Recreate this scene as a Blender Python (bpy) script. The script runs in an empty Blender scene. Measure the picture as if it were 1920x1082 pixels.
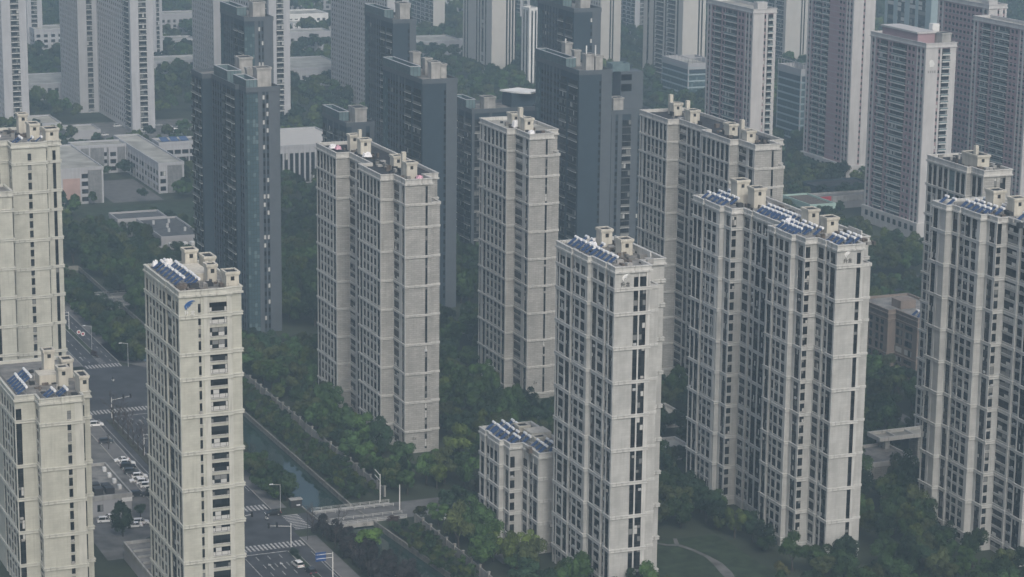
import bpy, math, random
import numpy as np
from mathutils import Matrix, Vector
random.seed(7)
SC = bpy.context.scene
COL = SC.collection
R = math.radians
# ---------------------------------------------------------------- camera
CAM_H, PITCH, ROLL, FPX = 212.0, R(12.75), R(0.65), 4550.0 / 1920.0
def cam_axes():
    c, s = math.cos(PITCH), math.sin(PITCH)
    M = Matrix(((1, 0, 0), (0, -s, -c), (0, c, -s)))
    cr, sr = math.cos(ROLL), math.sin(ROLL)
    return Matrix(((cr, -sr, 0), (sr, cr, 0), (0, 0, 1))) @ M
AX = cam_axes()
cd = bpy.data.cameras.new('camera')
cd.sensor_width = 36.0
cd.lens = FPX * 36.0
cd.clip_start = 1.0
cd.clip_end = 20000.0
cam = bpy.data.objects.new('camera', cd)
COL.objects.link(cam)
rt, dn, fw = AX[0], AX[1], AX[2]
cam.matrix_world = Matrix(((rt[0], -dn[0], -fw[0], 0), (rt[1], -dn[1], -fw[1], 0), (rt[2], -dn[2], -fw[2], CAM_H), (0, 0, 0, 1)))
SC.camera = cam
# ---------------------------------------------------------------- sky, sun, exposure
W = bpy.data.worlds.new('World')
SC.world = W
W.use_nodes = True
nt = W.node_tree
bg = nt.nodes['Background']
sky = nt.nodes.new('ShaderNodeTexSky')
sky.sky_type = 'NISHITA'
sky.sun_disc = False
SUN_EL, SUN_AZ = R(44), R(165)          # azimuth clockwise from +Y
sky.sun_elevation = SUN_EL
sky.sun_rotation = SUN_AZ
sky.air_density = 1.0
sky.dust_density = 6.0
sky.ozone_density = 1.0
hs = nt.nodes.new('ShaderNodeHueSaturation')
hs.inputs['Saturation'].default_value = 0.9      # thick overcast
nt.links.new(sky.outputs[0], hs.inputs['Color'])
nt.links.new(hs.outputs[0], bg.inputs['Color'])
bg.inputs['Strength'].default_value = 0.15
sd = bpy.data.lights.new('sun', 'SUN')
sd.energy = 1.2
sd.angle = R(12)
sd.color = (0.965, 0.995, 1.0)
sun = bpy.data.objects.new('sun', sd)
COL.objects.link(sun)
sdir = Vector((math.sin(SUN_AZ) * math.cos(SUN_EL), math.cos(SUN_AZ) * math.cos(SUN_EL), math.sin(SUN_EL)))
sun.rotation_euler = sdir.to_track_quat('Z', 'Y').to_euler()
vs = SC.view_settings
vs.view_transform = 'Standard'
vs.look = 'None'
vs.exposure = -0.14
vs.gamma = 1.0
vs.use_curve_mapping = False
cy = SC.cycles
cy.max_bounces = 5
cy.diffuse_bounces = 2
cy.glossy_bounces = 2
cy.transmission_bounces = 2
cy.volume_bounces = 1
cy.transparent_max_bounces = 4
cy.use_denoising = True
cy.caustics_reflective = False
cy.caustics_refractive = False

# ---------------------------------------------------------------- helpers
def tag(o, label=None, cat=None, group=None, kind=None):
    if label: o['label'] = label
    if cat: o['category'] = cat
    if group: o['group'] = group
    if kind: o['kind'] = kind
    return o
def empty(name, loc=(0, 0, 0), rz=0.0):
    e = bpy.data.objects.new(name, None)
    e.location = loc
    e.rotation_euler = (0, 0, rz)
    e.empty_display_size = 0.5
    COL.objects.link(e)
    return e
def link(name, me, parent=None, loc=None, rz=0.0):
    o = bpy.data.objects.new(name, me)
    COL.objects.link(o)
    if parent is not None: o.parent = parent
    if loc is not None: o.location = loc
    if rz: o.rotation_euler = (0, 0, rz)
    return o
def copy_tree(o, parent=None):
    c = o.copy()
    COL.objects.link(c)
    c.parent = parent
    for ch in list(o.children): copy_tree(ch, c)
    return c
ORD = 'first second third fourth fifth sixth seventh eighth ninth tenth eleventh twelfth thirteenth fourteenth fifteenth sixteenth seventeenth eighteenth nineteenth twentieth'.split()
def nth(i): return ORD[i] if i < len(ORD) else '%dth' % (i + 1)
class MB:
    """collects quads, boxes, rings and tubes and links them as one mesh"""
    def __init__(s): s.v, s.f, s.m = [], [], []
    def face(s, pts, mi=0):
        n = len(s.v); s.v.extend(pts); s.f.append(tuple(range(n, n + len(pts)))); s.m.append(mi)
    def box(s, x0, x1, y0, y1, z0, z1, mi=0, bottom=True):
        n = len(s.v)
        s.v.extend([(x0, y0, z0), (x1, y0, z0), (x1, y1, z0), (x0, y1, z0), (x0, y0, z1), (x1, y0, z1), (x1, y1, z1), (x0, y1, z1)])
        F = [(4, 5, 6, 7), (0, 1, 5, 4), (1, 2, 6, 5), (2, 3, 7, 6), (3, 0, 4, 7)]
        if bottom: F.append((3, 2, 1, 0))
        for q in F: s.f.append(tuple(n + i for i in q)); s.m.append(mi)
    def prism(s, poly, z0, z1, mi=0, mt=None, bottom=False):
        k = len(poly)
        for i in range(k):
            a, b = poly[i], poly[(i + 1) % k]
            s.face([(a[0], a[1], z0), (b[0], b[1], z0), (b[0], b[1], z1), (a[0], a[1], z1)], mi)
        s.face([(p[0], p[1], z1) for p in poly], mi if mt is None else mt)
        if bottom: s.face([(p[0], p[1], z0) for p in reversed(poly)], mi)
    def ring(s, po, pi, z0, z1, mi=0):
        k = len(po)
        for i in range(k):
            a, b, c, d = po[i], po[(i + 1) % k], pi[(i + 1) % k], pi[i]
            s.face([(*a, z0), (*b, z0), (*b, z1), (*a, z1)], mi)
            s.face([(*a, z1), (*b, z1), (*c, z1), (*d, z1)], mi)
            s.face([(*d, z1), (*c, z1), (*c, z0), (*d, z0)], mi)
            s.face([(*d, z0), (*c, z0), (*b, z0), (*a, z0)], mi)
    def tube(s, p, q, r0, r1=None, n=6, mi=0, caps=True):
        r1 = r0 if r1 is None else r1
        p, q = Vector(p), Vector(q)
        d = (q - p).normalized()
        a = d.orthogonal().normalized(); b = d.cross(a)
        i0 = len(s.v)
        for c, r in ((p, r0), (q, r1)):
            for k in range(n):
                t = 2 * math.pi * k / n
                s.v.append(tuple(c + a * (r * math.cos(t)) + b * (r * math.sin(t))))
        for k in range(n):
            s.f.append((i0 + k, i0 + (k + 1) % n, i0 + n + (k + 1) % n, i0 + n + k)); s.m.append(mi)
        if caps:
            s.f.append(tuple(i0 + n + k for k in range(n))); s.m.append(mi)
            s.f.append(tuple(i0 + k for k in reversed(range(n)))); s.m.append(mi)
    def add(s, me_data, loc, ca, sa, z):
        V, F, Mi = me_data
        n = len(s.v)
        for x, y, zz in V: s.v.append((loc[0] + x * ca - y * sa, loc[1] + x * sa + y * ca, z + zz))
        for q, m in zip(F, Mi): s.f.append(tuple(n + i for i in q)); s.m.append(m)
    def mesh(s, name, mats, smooth=False):
        me = bpy.data.meshes.new(name)
        me.from_pydata(s.v, [], s.f)
        for m in mats: me.materials.append(m)
        if len(mats) > 1: me.polygons.foreach_set('material_index', s.m)
        if smooth: me.polygons.foreach_set('use_smooth', [True] * len(s.f))
        me.update()
        return me
    def build(s, name, mats, parent=None, loc=None, rz=0.0, smooth=False):
        if not isinstance(mats, (list, tuple)): mats = [mats]
        return link(name, s.mesh(name, mats, smooth), parent, loc, rz)
def offset(poly, d):
    k = len(poly); out = []
    for i in range(k):
        p0, p1, p2 = poly[i - 1], poly[i], poly[(i + 1) % k]
        def nrm(a, b):
            l = math.hypot(b[0] - a[0], b[1] - a[1]); return ((b[1] - a[1]) / l, -(b[0] - a[0]) / l)
        n1, n2 = nrm(p0, p1), nrm(p1, p2)
        c = n1[0] * n2[0] + n1[1] * n2[1]
        f = d / (1 + c) if c > -0.9 else d
        out.append((p1[0] + (n1[0] + n2[0]) * f, p1[1] + (n1[1] + n2[1]) * f))
    return out
# the city grid: s runs to the right along the cross streets, t runs away from the camera along the canal
GA = R(67)
def site(s, t, z=0.0):
    return (s * math.sin(GA) - t * math.cos(GA), s * math.cos(GA) + t * math.sin(GA), z)
def to_site(x, y):
    return (x * math.sin(GA) + y * math.cos(GA), -x * math.cos(GA) + y * math.sin(GA))
SITE_RZ = R(90) - GA
def in_view(x, y, z, mx=0.06, my=0.06):
    q = AX @ Vector((x, y, z - CAM_H))
    if q[2] <= 1: return False
    return abs(q[0] / q[2] * FPX) < 0.5 + mx and abs(q[1] / q[2] * FPX) < 0.2818 + my
# ---------------------------------------------------------------- materials
def mat(name, col, rough=0.85, metal=0.0, spec=0.3, var=0.12, vscale=0.25, streak=0.0, brick=None, fine=0.0, objcol=False, bump=0.0, drip=0.0):
    m = bpy.data.materials.new(name)
    m.use_nodes = True
    n, L = m.node_tree.nodes, m.node_tree.links
    b = n['Principled BSDF']
    b.inputs['Roughness'].default_value = rough
    b.inputs['Metallic'].default_value = metal
    b.inputs['Specular IOR Level'].default_value = spec
    tc = n.new('ShaderNodeTexCoord')
    base = n.new('ShaderNodeRGB'); base.outputs[0].default_value = (*col, 1)
    cur = base.outputs[0]
    if objcol:
        oi = n.new('ShaderNodeObjectInfo')
        mx = n.new('ShaderNodeMix'); mx.data_type = 'RGBA'; mx.blend_type = 'MULTIPLY'; mx.inputs[0].default_value = 1
        L.new(cur, mx.inputs[6]); L.new(oi.outputs['Color'], mx.inputs[7]); cur = mx.outputs[2]
    def vary(fac_socket, lo, hi, cur):
        mr = n.new('ShaderNodeMapRange'); mr.inputs[1].default_value = 0.3; mr.inputs[2].default_value = 0.7
        mr.inputs[3].default_value = lo; mr.inputs[4].default_value = hi
        L.new(fac_socket, mr.inputs[0])
        mu = n.new('ShaderNodeMix'); mu.data_type = 'RGBA'; mu.blend_type = 'MULTIPLY'; mu.inputs[0].default_value = 1
        L.new(cur, mu.inputs[6]); L.new(mr.outputs[0], mu.inputs[7]); return mu.outputs[2]
    if brick:
        bw, bh, mort, dark = brick
        sx = n.new('ShaderNodeSeparateXYZ'); L.new(tc.outputs['Object'], sx.inputs[0])
        ad = n.new('ShaderNodeMath'); ad.operation = 'ADD'; L.new(sx.outputs[0], ad.inputs[0]); L.new(sx.outputs[1], ad.inputs[1])
        cb = n.new('ShaderNodeCombineXYZ'); L.new(ad.outputs[0], cb.inputs[0]); L.new(sx.outputs[2], cb.inputs[1])
        bt = n.new('ShaderNodeTexBrick'); L.new(cb.outputs[0], bt.inputs[0])
        bt.inputs['Scale'].default_value = 1.0
        bt.inputs['Brick Width'].default_value = bw; bt.inputs['Row Height'].default_value = bh
        bt.inputs['Mortar Size'].default_value = mort; bt.inputs['Mortar Smooth'].default_value = 0.3
        bt.inputs['Color1'].default_value = (1, 1, 1, 1); bt.inputs['Color2'].default_value = (1 - fine, 1 - fine, 1 - fine, 1)
        bt.inputs['Mortar'].default_value = (dark, dark, dark, 1)
        mu = n.new('ShaderNodeMix'); mu.data_type = 'RGBA'; mu.blend_type = 'MULTIPLY'; mu.inputs[0].default_value = 1
        L.new(cur, mu.inputs[6]); L.new(bt.outputs[0], mu.inputs[7]); cur = mu.outputs[2]
    if var:
        no = n.new('ShaderNodeTexNoise'); no.inputs['Scale'].default_value = vscale; no.inputs['Detail'].default_value = 4
        L.new(tc.outputs['Object'], no.inputs[0])
        cur = vary(no.outputs[0], 1 - var, 1 + var, cur)
    if streak:
        mp = n.new('ShaderNodeMapping'); mp.inputs['Scale'].default_value = (1.1, 1.1, 0.06)
        L.new(tc.outputs['Object'], mp.inputs[0])
        no = n.new('ShaderNodeTexNoise'); no.inputs['Scale'].default_value = 1.0; no.inputs['Detail'].default_value = 3
        L.new(mp.outputs[0], no.inputs[0])
        cur = vary(no.outputs[0], 1 - streak, 1 + streak * 0.4, cur)
    if drip:
        mp = n.new('ShaderNodeMapping'); mp.inputs['Scale'].default_value = (1.1, 1.1, 0.07)
        L.new(tc.outputs['Object'], mp.inputs[0])
        no = n.new('ShaderNodeTexNoise'); no.inputs['Scale'].default_value = 1.0; no.inputs['Detail'].default_value = 5
        L.new(mp.outputs[0], no.inputs[0])
        mr = n.new('ShaderNodeMapRange'); mr.inputs[1].default_value = 0.56; mr.inputs[2].default_value = 0.74; mr.inputs[3].default_value = 1; mr.inputs[4].default_value = 1 - drip
        L.new(no.outputs[0], mr.inputs[0])
        mu = n.new('ShaderNodeMix'); mu.data_type = 'RGBA'; mu.blend_type = 'MULTIPLY'; mu.inputs[0].default_value = 1
        L.new(cur, mu.inputs[6]); L.new(mr.outputs[0], mu.inputs[7]); cur = mu.outputs[2]
    L.new(cur, b.inputs['Base Color'])
    if bump:
        no = n.new('ShaderNodeTexNoise'); no.inputs['Scale'].default_value = 3.0; no.inputs['Detail'].default_value = 3
        L.new(tc.outputs['Object'], no.inputs[0])
        bp = n.new('ShaderNodeBump'); bp.inputs['Strength'].default_value = bump; L.new(no.outputs[0], bp.inputs['Height']); L.new(bp.outputs[0], b.inputs['Normal'])
    return m
MT = {}
MT['cream'] = mat('cream_stone', (.49, .49, .43), streak=.07, brick=(1.6, .62, .022, .80), fine=.07, drip=.20)
MT['beige'] = mat('beige_stone', (.46, .462, .445), streak=.12, brick=(1.6, .62, .022, .80), fine=.08, drip=.20)
MT['trim'] = mat('pale_trim_stone', (.53, .53, .51), streak=.12, var=.1, drip=.42)
MT['ctrim'] = mat('cream_trim_stone', (.53, .53, .48), streak=.10, var=.1, drip=.42)
MT['block'] = mat('grey_block_stone', (.40, .395, .375), streak=.10, brick=(1.7, .62, .06, .62), fine=.20, drip=.20)
MT['btrim'] = mat('grey_trim_stone', (.52, .515, .49), streak=.15, var=.1, drip=.42)
MT['brown'] = mat('brown_stone', (.23, .19, .165), streak=.15, brick=(.9, .4, .02, .8), fine=.1)
MT['slate'] = mat('dark_slate_cladding', (.032, .052, .070), rough=.6, var=.10, brick=(1.2, .6, .02, .85), fine=.08)
MT['slate2'] = mat('grey_slate_cladding', (.095, .112, .128), rough=.6, var=.08, brick=(1.2, .6, .02, .88), fine=.06)
MT['mauve'] = mat('mauve_render', (.34, .235, .26), var=.06)
MT['pwhite'] = mat('white_render', (.50, .49, .485), var=.06, streak=.12)
MT['rib'] = mat('far_pale_render', (.43, .435, .45), var=.06, streak=.1)
MT['ribd'] = mat('far_grey_render', (.36, .36, .37), var=.06)
MT['fcream'] = mat('far_cream_render', (.50, .485, .455), var=.05)
MT['teal'] = mat('teal_render', (.30, .38, .40), var=.06)
MT['white'] = mat('white_paint', (.72, .72, .70), var=.1)
MT['concrete'] = mat('concrete', (.36, .355, .34), var=.22, vscale=.4, streak=.2)
MT['penthouse'] = mat('penthouse_render', (.55, .525, .455), var=.1, streak=.2)
MT['roofdark'] = mat('dark_roof_felt', (.035, .037, .04), var=.5, vscale=.5)
MT['roofgrey'] = mat('grey_roof_slab', (.20, .195, .185), var=.4, vscale=.35)
MT['roofmid'] = mat('slate_grey_roof', (.085, .09, .095), var=.35, vscale=.3)
MT['rooflight'] = mat('weathered_roof_slab', (.34, .335, .30), var=.35, vscale=.12)
MT['clutter'] = mat('rooftop_planters', (.12, .10, .085), var=.6, vscale=1.2)
MT['metal'] = mat('galvanised_metal', (.55, .56, .57), rough=.45, metal=.3, var=.08)
MT['dkmetal'] = mat('dark_metal', (.045, .045, .047), rough=.5, var=.1)
MT['frame'] = mat('dark_window_frame', (.022, .021, .021), rough=.5, var=0)
MT['wframe'] = mat('pale_window_frame', (.52, .52, .50), rough=.5, var=0)
MT['spandrel'] = mat('dark_spandrel', (.020, .020, .021), rough=.4, spec=.15, var=.1)
MT['gl1'] = mat('dark_glass', (.006, .007, .008), rough=.15, spec=.12, var=0)
MT['gl2'] = mat('grey_glass', (.022, .026, .029), rough=.15, spec=.18, var=0)
MT['gl3'] = mat('curtain_reflection_glass', (.20, .205, .20), rough=.15, spec=.5, var=0)  # pale panes: curtains, plus reflections put into the colour
MT['gl4'] = mat('white_curtain_reflection_glass', (.52, .52, .50), rough=.25, spec=.4, var=0)  # white panes: curtains and bright reflections painted as one colour
MT['cur1'] = mat('teal_curtain_glass', (.06, .10, .115), rough=.2, spec=.3, var=.25, vscale=.5)
MT['cur2'] = mat('pale_curtain_glass', (.13, .185, .20), rough=.2, spec=.3, var=.2, vscale=.5)
MT['panel'] = mat('collector_tubes', (.045, .085, .19), rough=.2, spec=.6, var=.12, vscale=1.0)
MT['tank'] = mat('white_tank_enamel', (.80, .81, .82), rough=.3, spec=.5, var=.04)
MT['asphalt'] = mat('asphalt', (.055, .059, .066), var=.38, vscale=.16, bump=.1)
MT['asphalt2'] = mat('worn_asphalt', (.13, .13, .128), var=.4, vscale=.22)
MT['pave'] = mat('paving_slabs', (.155, .155, .155), var=.2, vscale=.3, brick=(.8, .8, .02, .8), fine=.1)
MT['paint'] = mat('road_paint', (.42, .42, .41), var=.5, vscale=.9)
MT['kerb'] = mat('kerb_stone', (.34, .335, .32), var=.15, vscale=.8)
MT['earth'] = mat('ground_cover', (.034, .044, .028), var=.55, vscale=.06)
MT['grass'] = mat('lawn_grass', (.027, .043, .022), var=.55, vscale=.25)
MT['soil'] = mat('bank_soil', (.05, .05, .035), var=.4, vscale=.3)
MT['wallstone'] = mat('boundary_wall_render', (.27, .265, .25), var=.2, streak=.3)
MT['bank'] = mat('embankment_stone', (.20, .195, .175), var=.3, vscale=.7)
MT['bark'] = mat('bark', (.055, .045, .038), var=.3, vscale=2)
MT['twig'] = mat('bare_twigs', (.060, .050, .048), var=.3, vscale=2)
MT['leaf'] = mat('leaf_foliage', (1, 1, 1), rough=.7, spec=.15, var=.5, vscale=1.3, objcol=True)
_n, _l = MT['leaf'].node_tree.nodes, MT['leaf'].node_tree.links
_b = _n['Principled BSDF']; _src = _b.inputs['Base Color'].links[0].from_socket
_oi = _n.new('ShaderNodeObjectInfo'); _mr = _n.new('ShaderNodeMapRange'); _mr.inputs[3].default_value = .62; _mr.inputs[4].default_value = 1.45
_hs = _n.new('ShaderNodeHueSaturation'); _l.new(_oi.outputs['Random'], _mr.inputs[0]); _l.new(_mr.outputs[0], _hs.inputs['Value']); _l.new(_src, _hs.inputs['Color']); _l.new(_hs.outputs[0], _b.inputs['Base Color'])
MT['car'] = mat('car_paint', (1, 1, 1), rough=.25, spec=.6, var=0, objcol=True)
MT['tyre'] = mat('tyre_rubber', (.018, .018, .018), var=0)
MT['red'] = mat('red_sign_paint', (.42, .045, .06), var=.15)
MT['mint'] = mat('mint_render', (.36, .50, .46), var=.1)
MT['court'] = mat('green_court_surface', (.05, .24, .19), var=.12)
MT['blue'] = mat('blue_sign_paint', (.03, .075, .22), rough=.4, var=.08)
MT['emblem'] = mat('blue_emblem_panel', (.035, .11, .30), rough=.35, var=.15, vscale=1)
MT['emblemw'] = mat('white_emblem_panel', (.80, .80, .79), rough=.4, var=.05)
MT['letterd'] = mat('dark_letter', (.10, .095, .09), rough=.5, var=0)
MT['pink'] = mat('pink_school_panel', (.42, .30, .27), var=.12)
MT['schoolgrey'] = mat('grey_school_panel', (.22, .225, .23), var=.2, vscale=.6, brick=(.5, 3.2, .03, .8), fine=.25)
MT['tarp'] = mat('white_tarp', (.75, .75, .76), var=.1)
MT['tarppink'] = mat('pink_bedding', (.62, .36, .44), var=.2, vscale=2)
MT['skin'] = mat('skin', (.45, .28, .2), var=0)
MT['cloth'] = mat('dark_clothing', (.03, .032, .04), var=.1)
MT['traf'] = mat('signal_housing', (.02, .02, .022), var=0)
# canal water: dark green, slightly rippled
wm = mat('canal_water', (.016, .036, .031), rough=.05, spec=.35, var=.2, vscale=.05)
_n, _l = wm.node_tree.nodes, wm.node_tree.links
_no = _n.new('ShaderNodeTexNoise'); _no.inputs['Scale'].default_value = .55; _no.inputs['Detail'].default_value = 3
_tc = _n.new('ShaderNodeTexCoord'); _l.new(_tc.outputs['Object'], _no.inputs[0])
_bp = _n.new('ShaderNodeBump'); _bp.inputs['Strength'].default_value = .06; _bp.inputs['Distance'].default_value = .3
_l.new(_no.outputs[0], _bp.inputs['Height']); _l.new(_bp.outputs[0], _n['Principled BSDF'].inputs['Normal'])
MT['water'] = wm
# ---------------------------------------------------------------- tower kit
GL = [MT['frame'], MT['gl1'], MT['gl2'], MT['gl3'], MT['gl4'], MT['spandrel'], MT['wframe'], MT['trim'], MT['cur1'], MT['cur2']]
rw = random.Random(11)
def pick_glass(rnd, bright):
    r = rnd.random()
    if r < bright * .35: return 4
    if r < bright: return 3
    if r < bright + .30: return 2
    return 1
def win_data(kind, w, h, var, detail):
    """window seen from -y; x along the wall, glass set back behind the frame"""
    rnd = random.Random(int(w * 100) * 31 + var * 7 + ord(kind[0]) * 17)
    b = MB(); fr = 0; x0, x1 = -w / 2, w / 2
    bright = (.01, .06, .16, .38)[var % 4] * (1 if detail == 2 else .35)
    z0 = 0.0
    if kind == 't':                              # tall strip: dark spandrel under the panes
        sp = .55; b.face([(x0, -.05, 0), (x1, -.05, 0), (x1, -.05, sp), (x0, -.05, sp)], 5); z0 = sp
    if kind in 'ws' and detail == 2:
        b.box(x0 - .08, x1 + .08, -.24, 0, -.14, 0, 7, bottom=False)
    f = .07 if detail == 2 else .10
    nx = max(1, min(4, round(w / .85)))
    tz = z0 + (h - z0) * (.66 if var % 2 else .40)
    d = .07
    cells_x = [x0 + f + (w - 2 * f) * i / nx for i in range(nx + 1)]
    if w > 3.4: nx = 4; cells_x = [x0 + f, x0 + .62, 0.0, x1 - .62, x1 - f]; tz = z0 + (h - z0) * .46
    for i in range(nx):
        for (a, c) in ((z0 + f, tz), (tz, h - f)) if detail == 2 else ((z0 + f, h - f),):
            b.face([(cells_x[i], -.03, a), (cells_x[i + 1], -.03, a), (cells_x[i + 1], -.03, c), (cells_x[i], -.03, c)], ((4 if var % 2 else 3) if rnd.random() < .75 else 2) if (w > 3.4 and a < z0 + .2 and var % 3) else pick_glass(rnd, bright))  # wide windows: lit look of the lower panes put into pane colour
    if detail == 2:
        for (a, c, p, q) in ((x0, x0 + f, z0, h), (x1 - f, x1, z0, h), (x0 + f, x1 - f, z0, z0 + f), (x0 + f, x1 - f, h - f, h)):
            b.face([(a, -d, p), (c, -d, p), (c, -d, q), (a, -d, q)], fr)
        b.face([(x0 + f, -d, z0 + f), (x0 + f, 0, z0 + f), (x0 + f, 0, h - f), (x0 + f, -d, h - f)], fr)
        b.face([(x1 - f, 0, z0 + f), (x1 - f, -d, z0 + f), (x1 - f, -d, h - f), (x1 - f, 0, h - f)], fr)
        b.face([(x0, -d, h), (x1, -d, h), (x1, 0, h), (x0, 0, h)], fr)
        b.face([(x0, 0, z0), (x0, -d, z0), (x0, -d, h), (x0, 0, h)], fr)
        b.face([(x1, -d, z0), (x1, 0, z0), (x1, 0, h), (x1, -d, h)], fr)
        for xx in cells_x[1:-1]: b.face([(xx - .05, -.05, z0 + f), (xx + .05, -.05, z0 + f), (xx + .05, -.05, h - f), (xx - .05, -.05, h - f)], fr)
        b.face([(x0 + f, -.045, tz - .04), (x1 - f, -.045, tz - .04), (x1 - f, -.045, tz + .04), (x0 + f, -.045, tz + .04)], fr)
    else:
        b.face([(x0, -.02, z0), (x1, -.02, z0), (x1, -.02, h), (x0, -.02, h)], fr)
    return b
def balcony_data(w, h, var, style):
    """dark opening, slab and railing"""
    rnd = random.Random(int(w * 100) + var * 13)
    b = MB(); x0, x1 = -w / 2, w / 2
    n = max(2, round(w / 1.1))
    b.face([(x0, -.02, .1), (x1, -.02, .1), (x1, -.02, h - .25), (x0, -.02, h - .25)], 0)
    for i in range(n):
        a, c = x0 + w * i / n + .05, x0 + w * (i + 1) / n - .05
        b.face([(a, -.04, .9), (c, -.04, .9), (c, -.04, h - .35), (a, -.04, h - .35)], pick_glass(rnd, .04 + .12 * (var % 3)))
    dp = .9 if style != 'slate' else .5
    b.box(x0, x1, -dp, 0, -.12, .10, 6 if style != 'slate' or var % 3 == 0 else 3)
    if style == 'slate':
        b.box(x0, x1, -dp, -dp + .06, .10, .95, 3 if var % 3 == 0 else 2, bottom=False)
    else:
        b.box(x0, x1, -dp, -dp + .06, .10, .45, 6, bottom=False)
        b.box(x0 + .05, x1 - .05, -dp + .01, -dp + .05, .45, 1.05, 9 if style == 'glass' else 2, bottom=False)
        b.box(x0, x1, -dp, -dp + .06, 1.05, 1.12, 6, bottom=False)
    return b
def curtain_data(w, h, var, mi):
    rnd = random.Random(int(w * 100) + var * 19)
    b = MB(); n = max(1, round(w / 1.2))
    b.face([(-w / 2, -.02, 0), (w / 2, -.02, 0), (w / 2, -.02, h), (-w / 2, -.02, h)], 0)
    for i in range(n):
        for j in range(2):
            a, c = -w / 2 + w * i / n + .05, -w / 2 + w * (i + 1) / n - .05
            p, q = h * j / 2 + .05, h * (j + 1) / 2 - .05
            b.face([(a, -.06, p), (c, -.06, p), (c, -.06, q), (a, -.06, q)], mi if rnd.random() < .85 else (9 if mi == 8 else 8))
    return b
_cache = {}
def part_data(kind, w, h, var, detail, style):
    w = round(w * 10) / 10
    key = (kind, w, round(h, 2), var, detail, style)
    if key not in _cache:
        if kind == 'b': b = balcony_data(w, h, var, style)
        elif kind in 'gG': b = curtain_data(w, h, var, 8 if kind == 'g' else 9)
        else: b = win_data(kind, w, h, var, detail)
        _cache[key] = [b, None]
    return _cache[key]
def part_mesh(nm, ent):
    if ent[1] is None: ent[1] = ent[0].mesh(nm, GL)
    return ent[1]
FOOT = []                                        # site-frame footprints, for planting and sight lines
def tokens(s):
    out = []
    for t in s.split():
        out.append((t[0], float(t[1:])))
    return out
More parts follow.
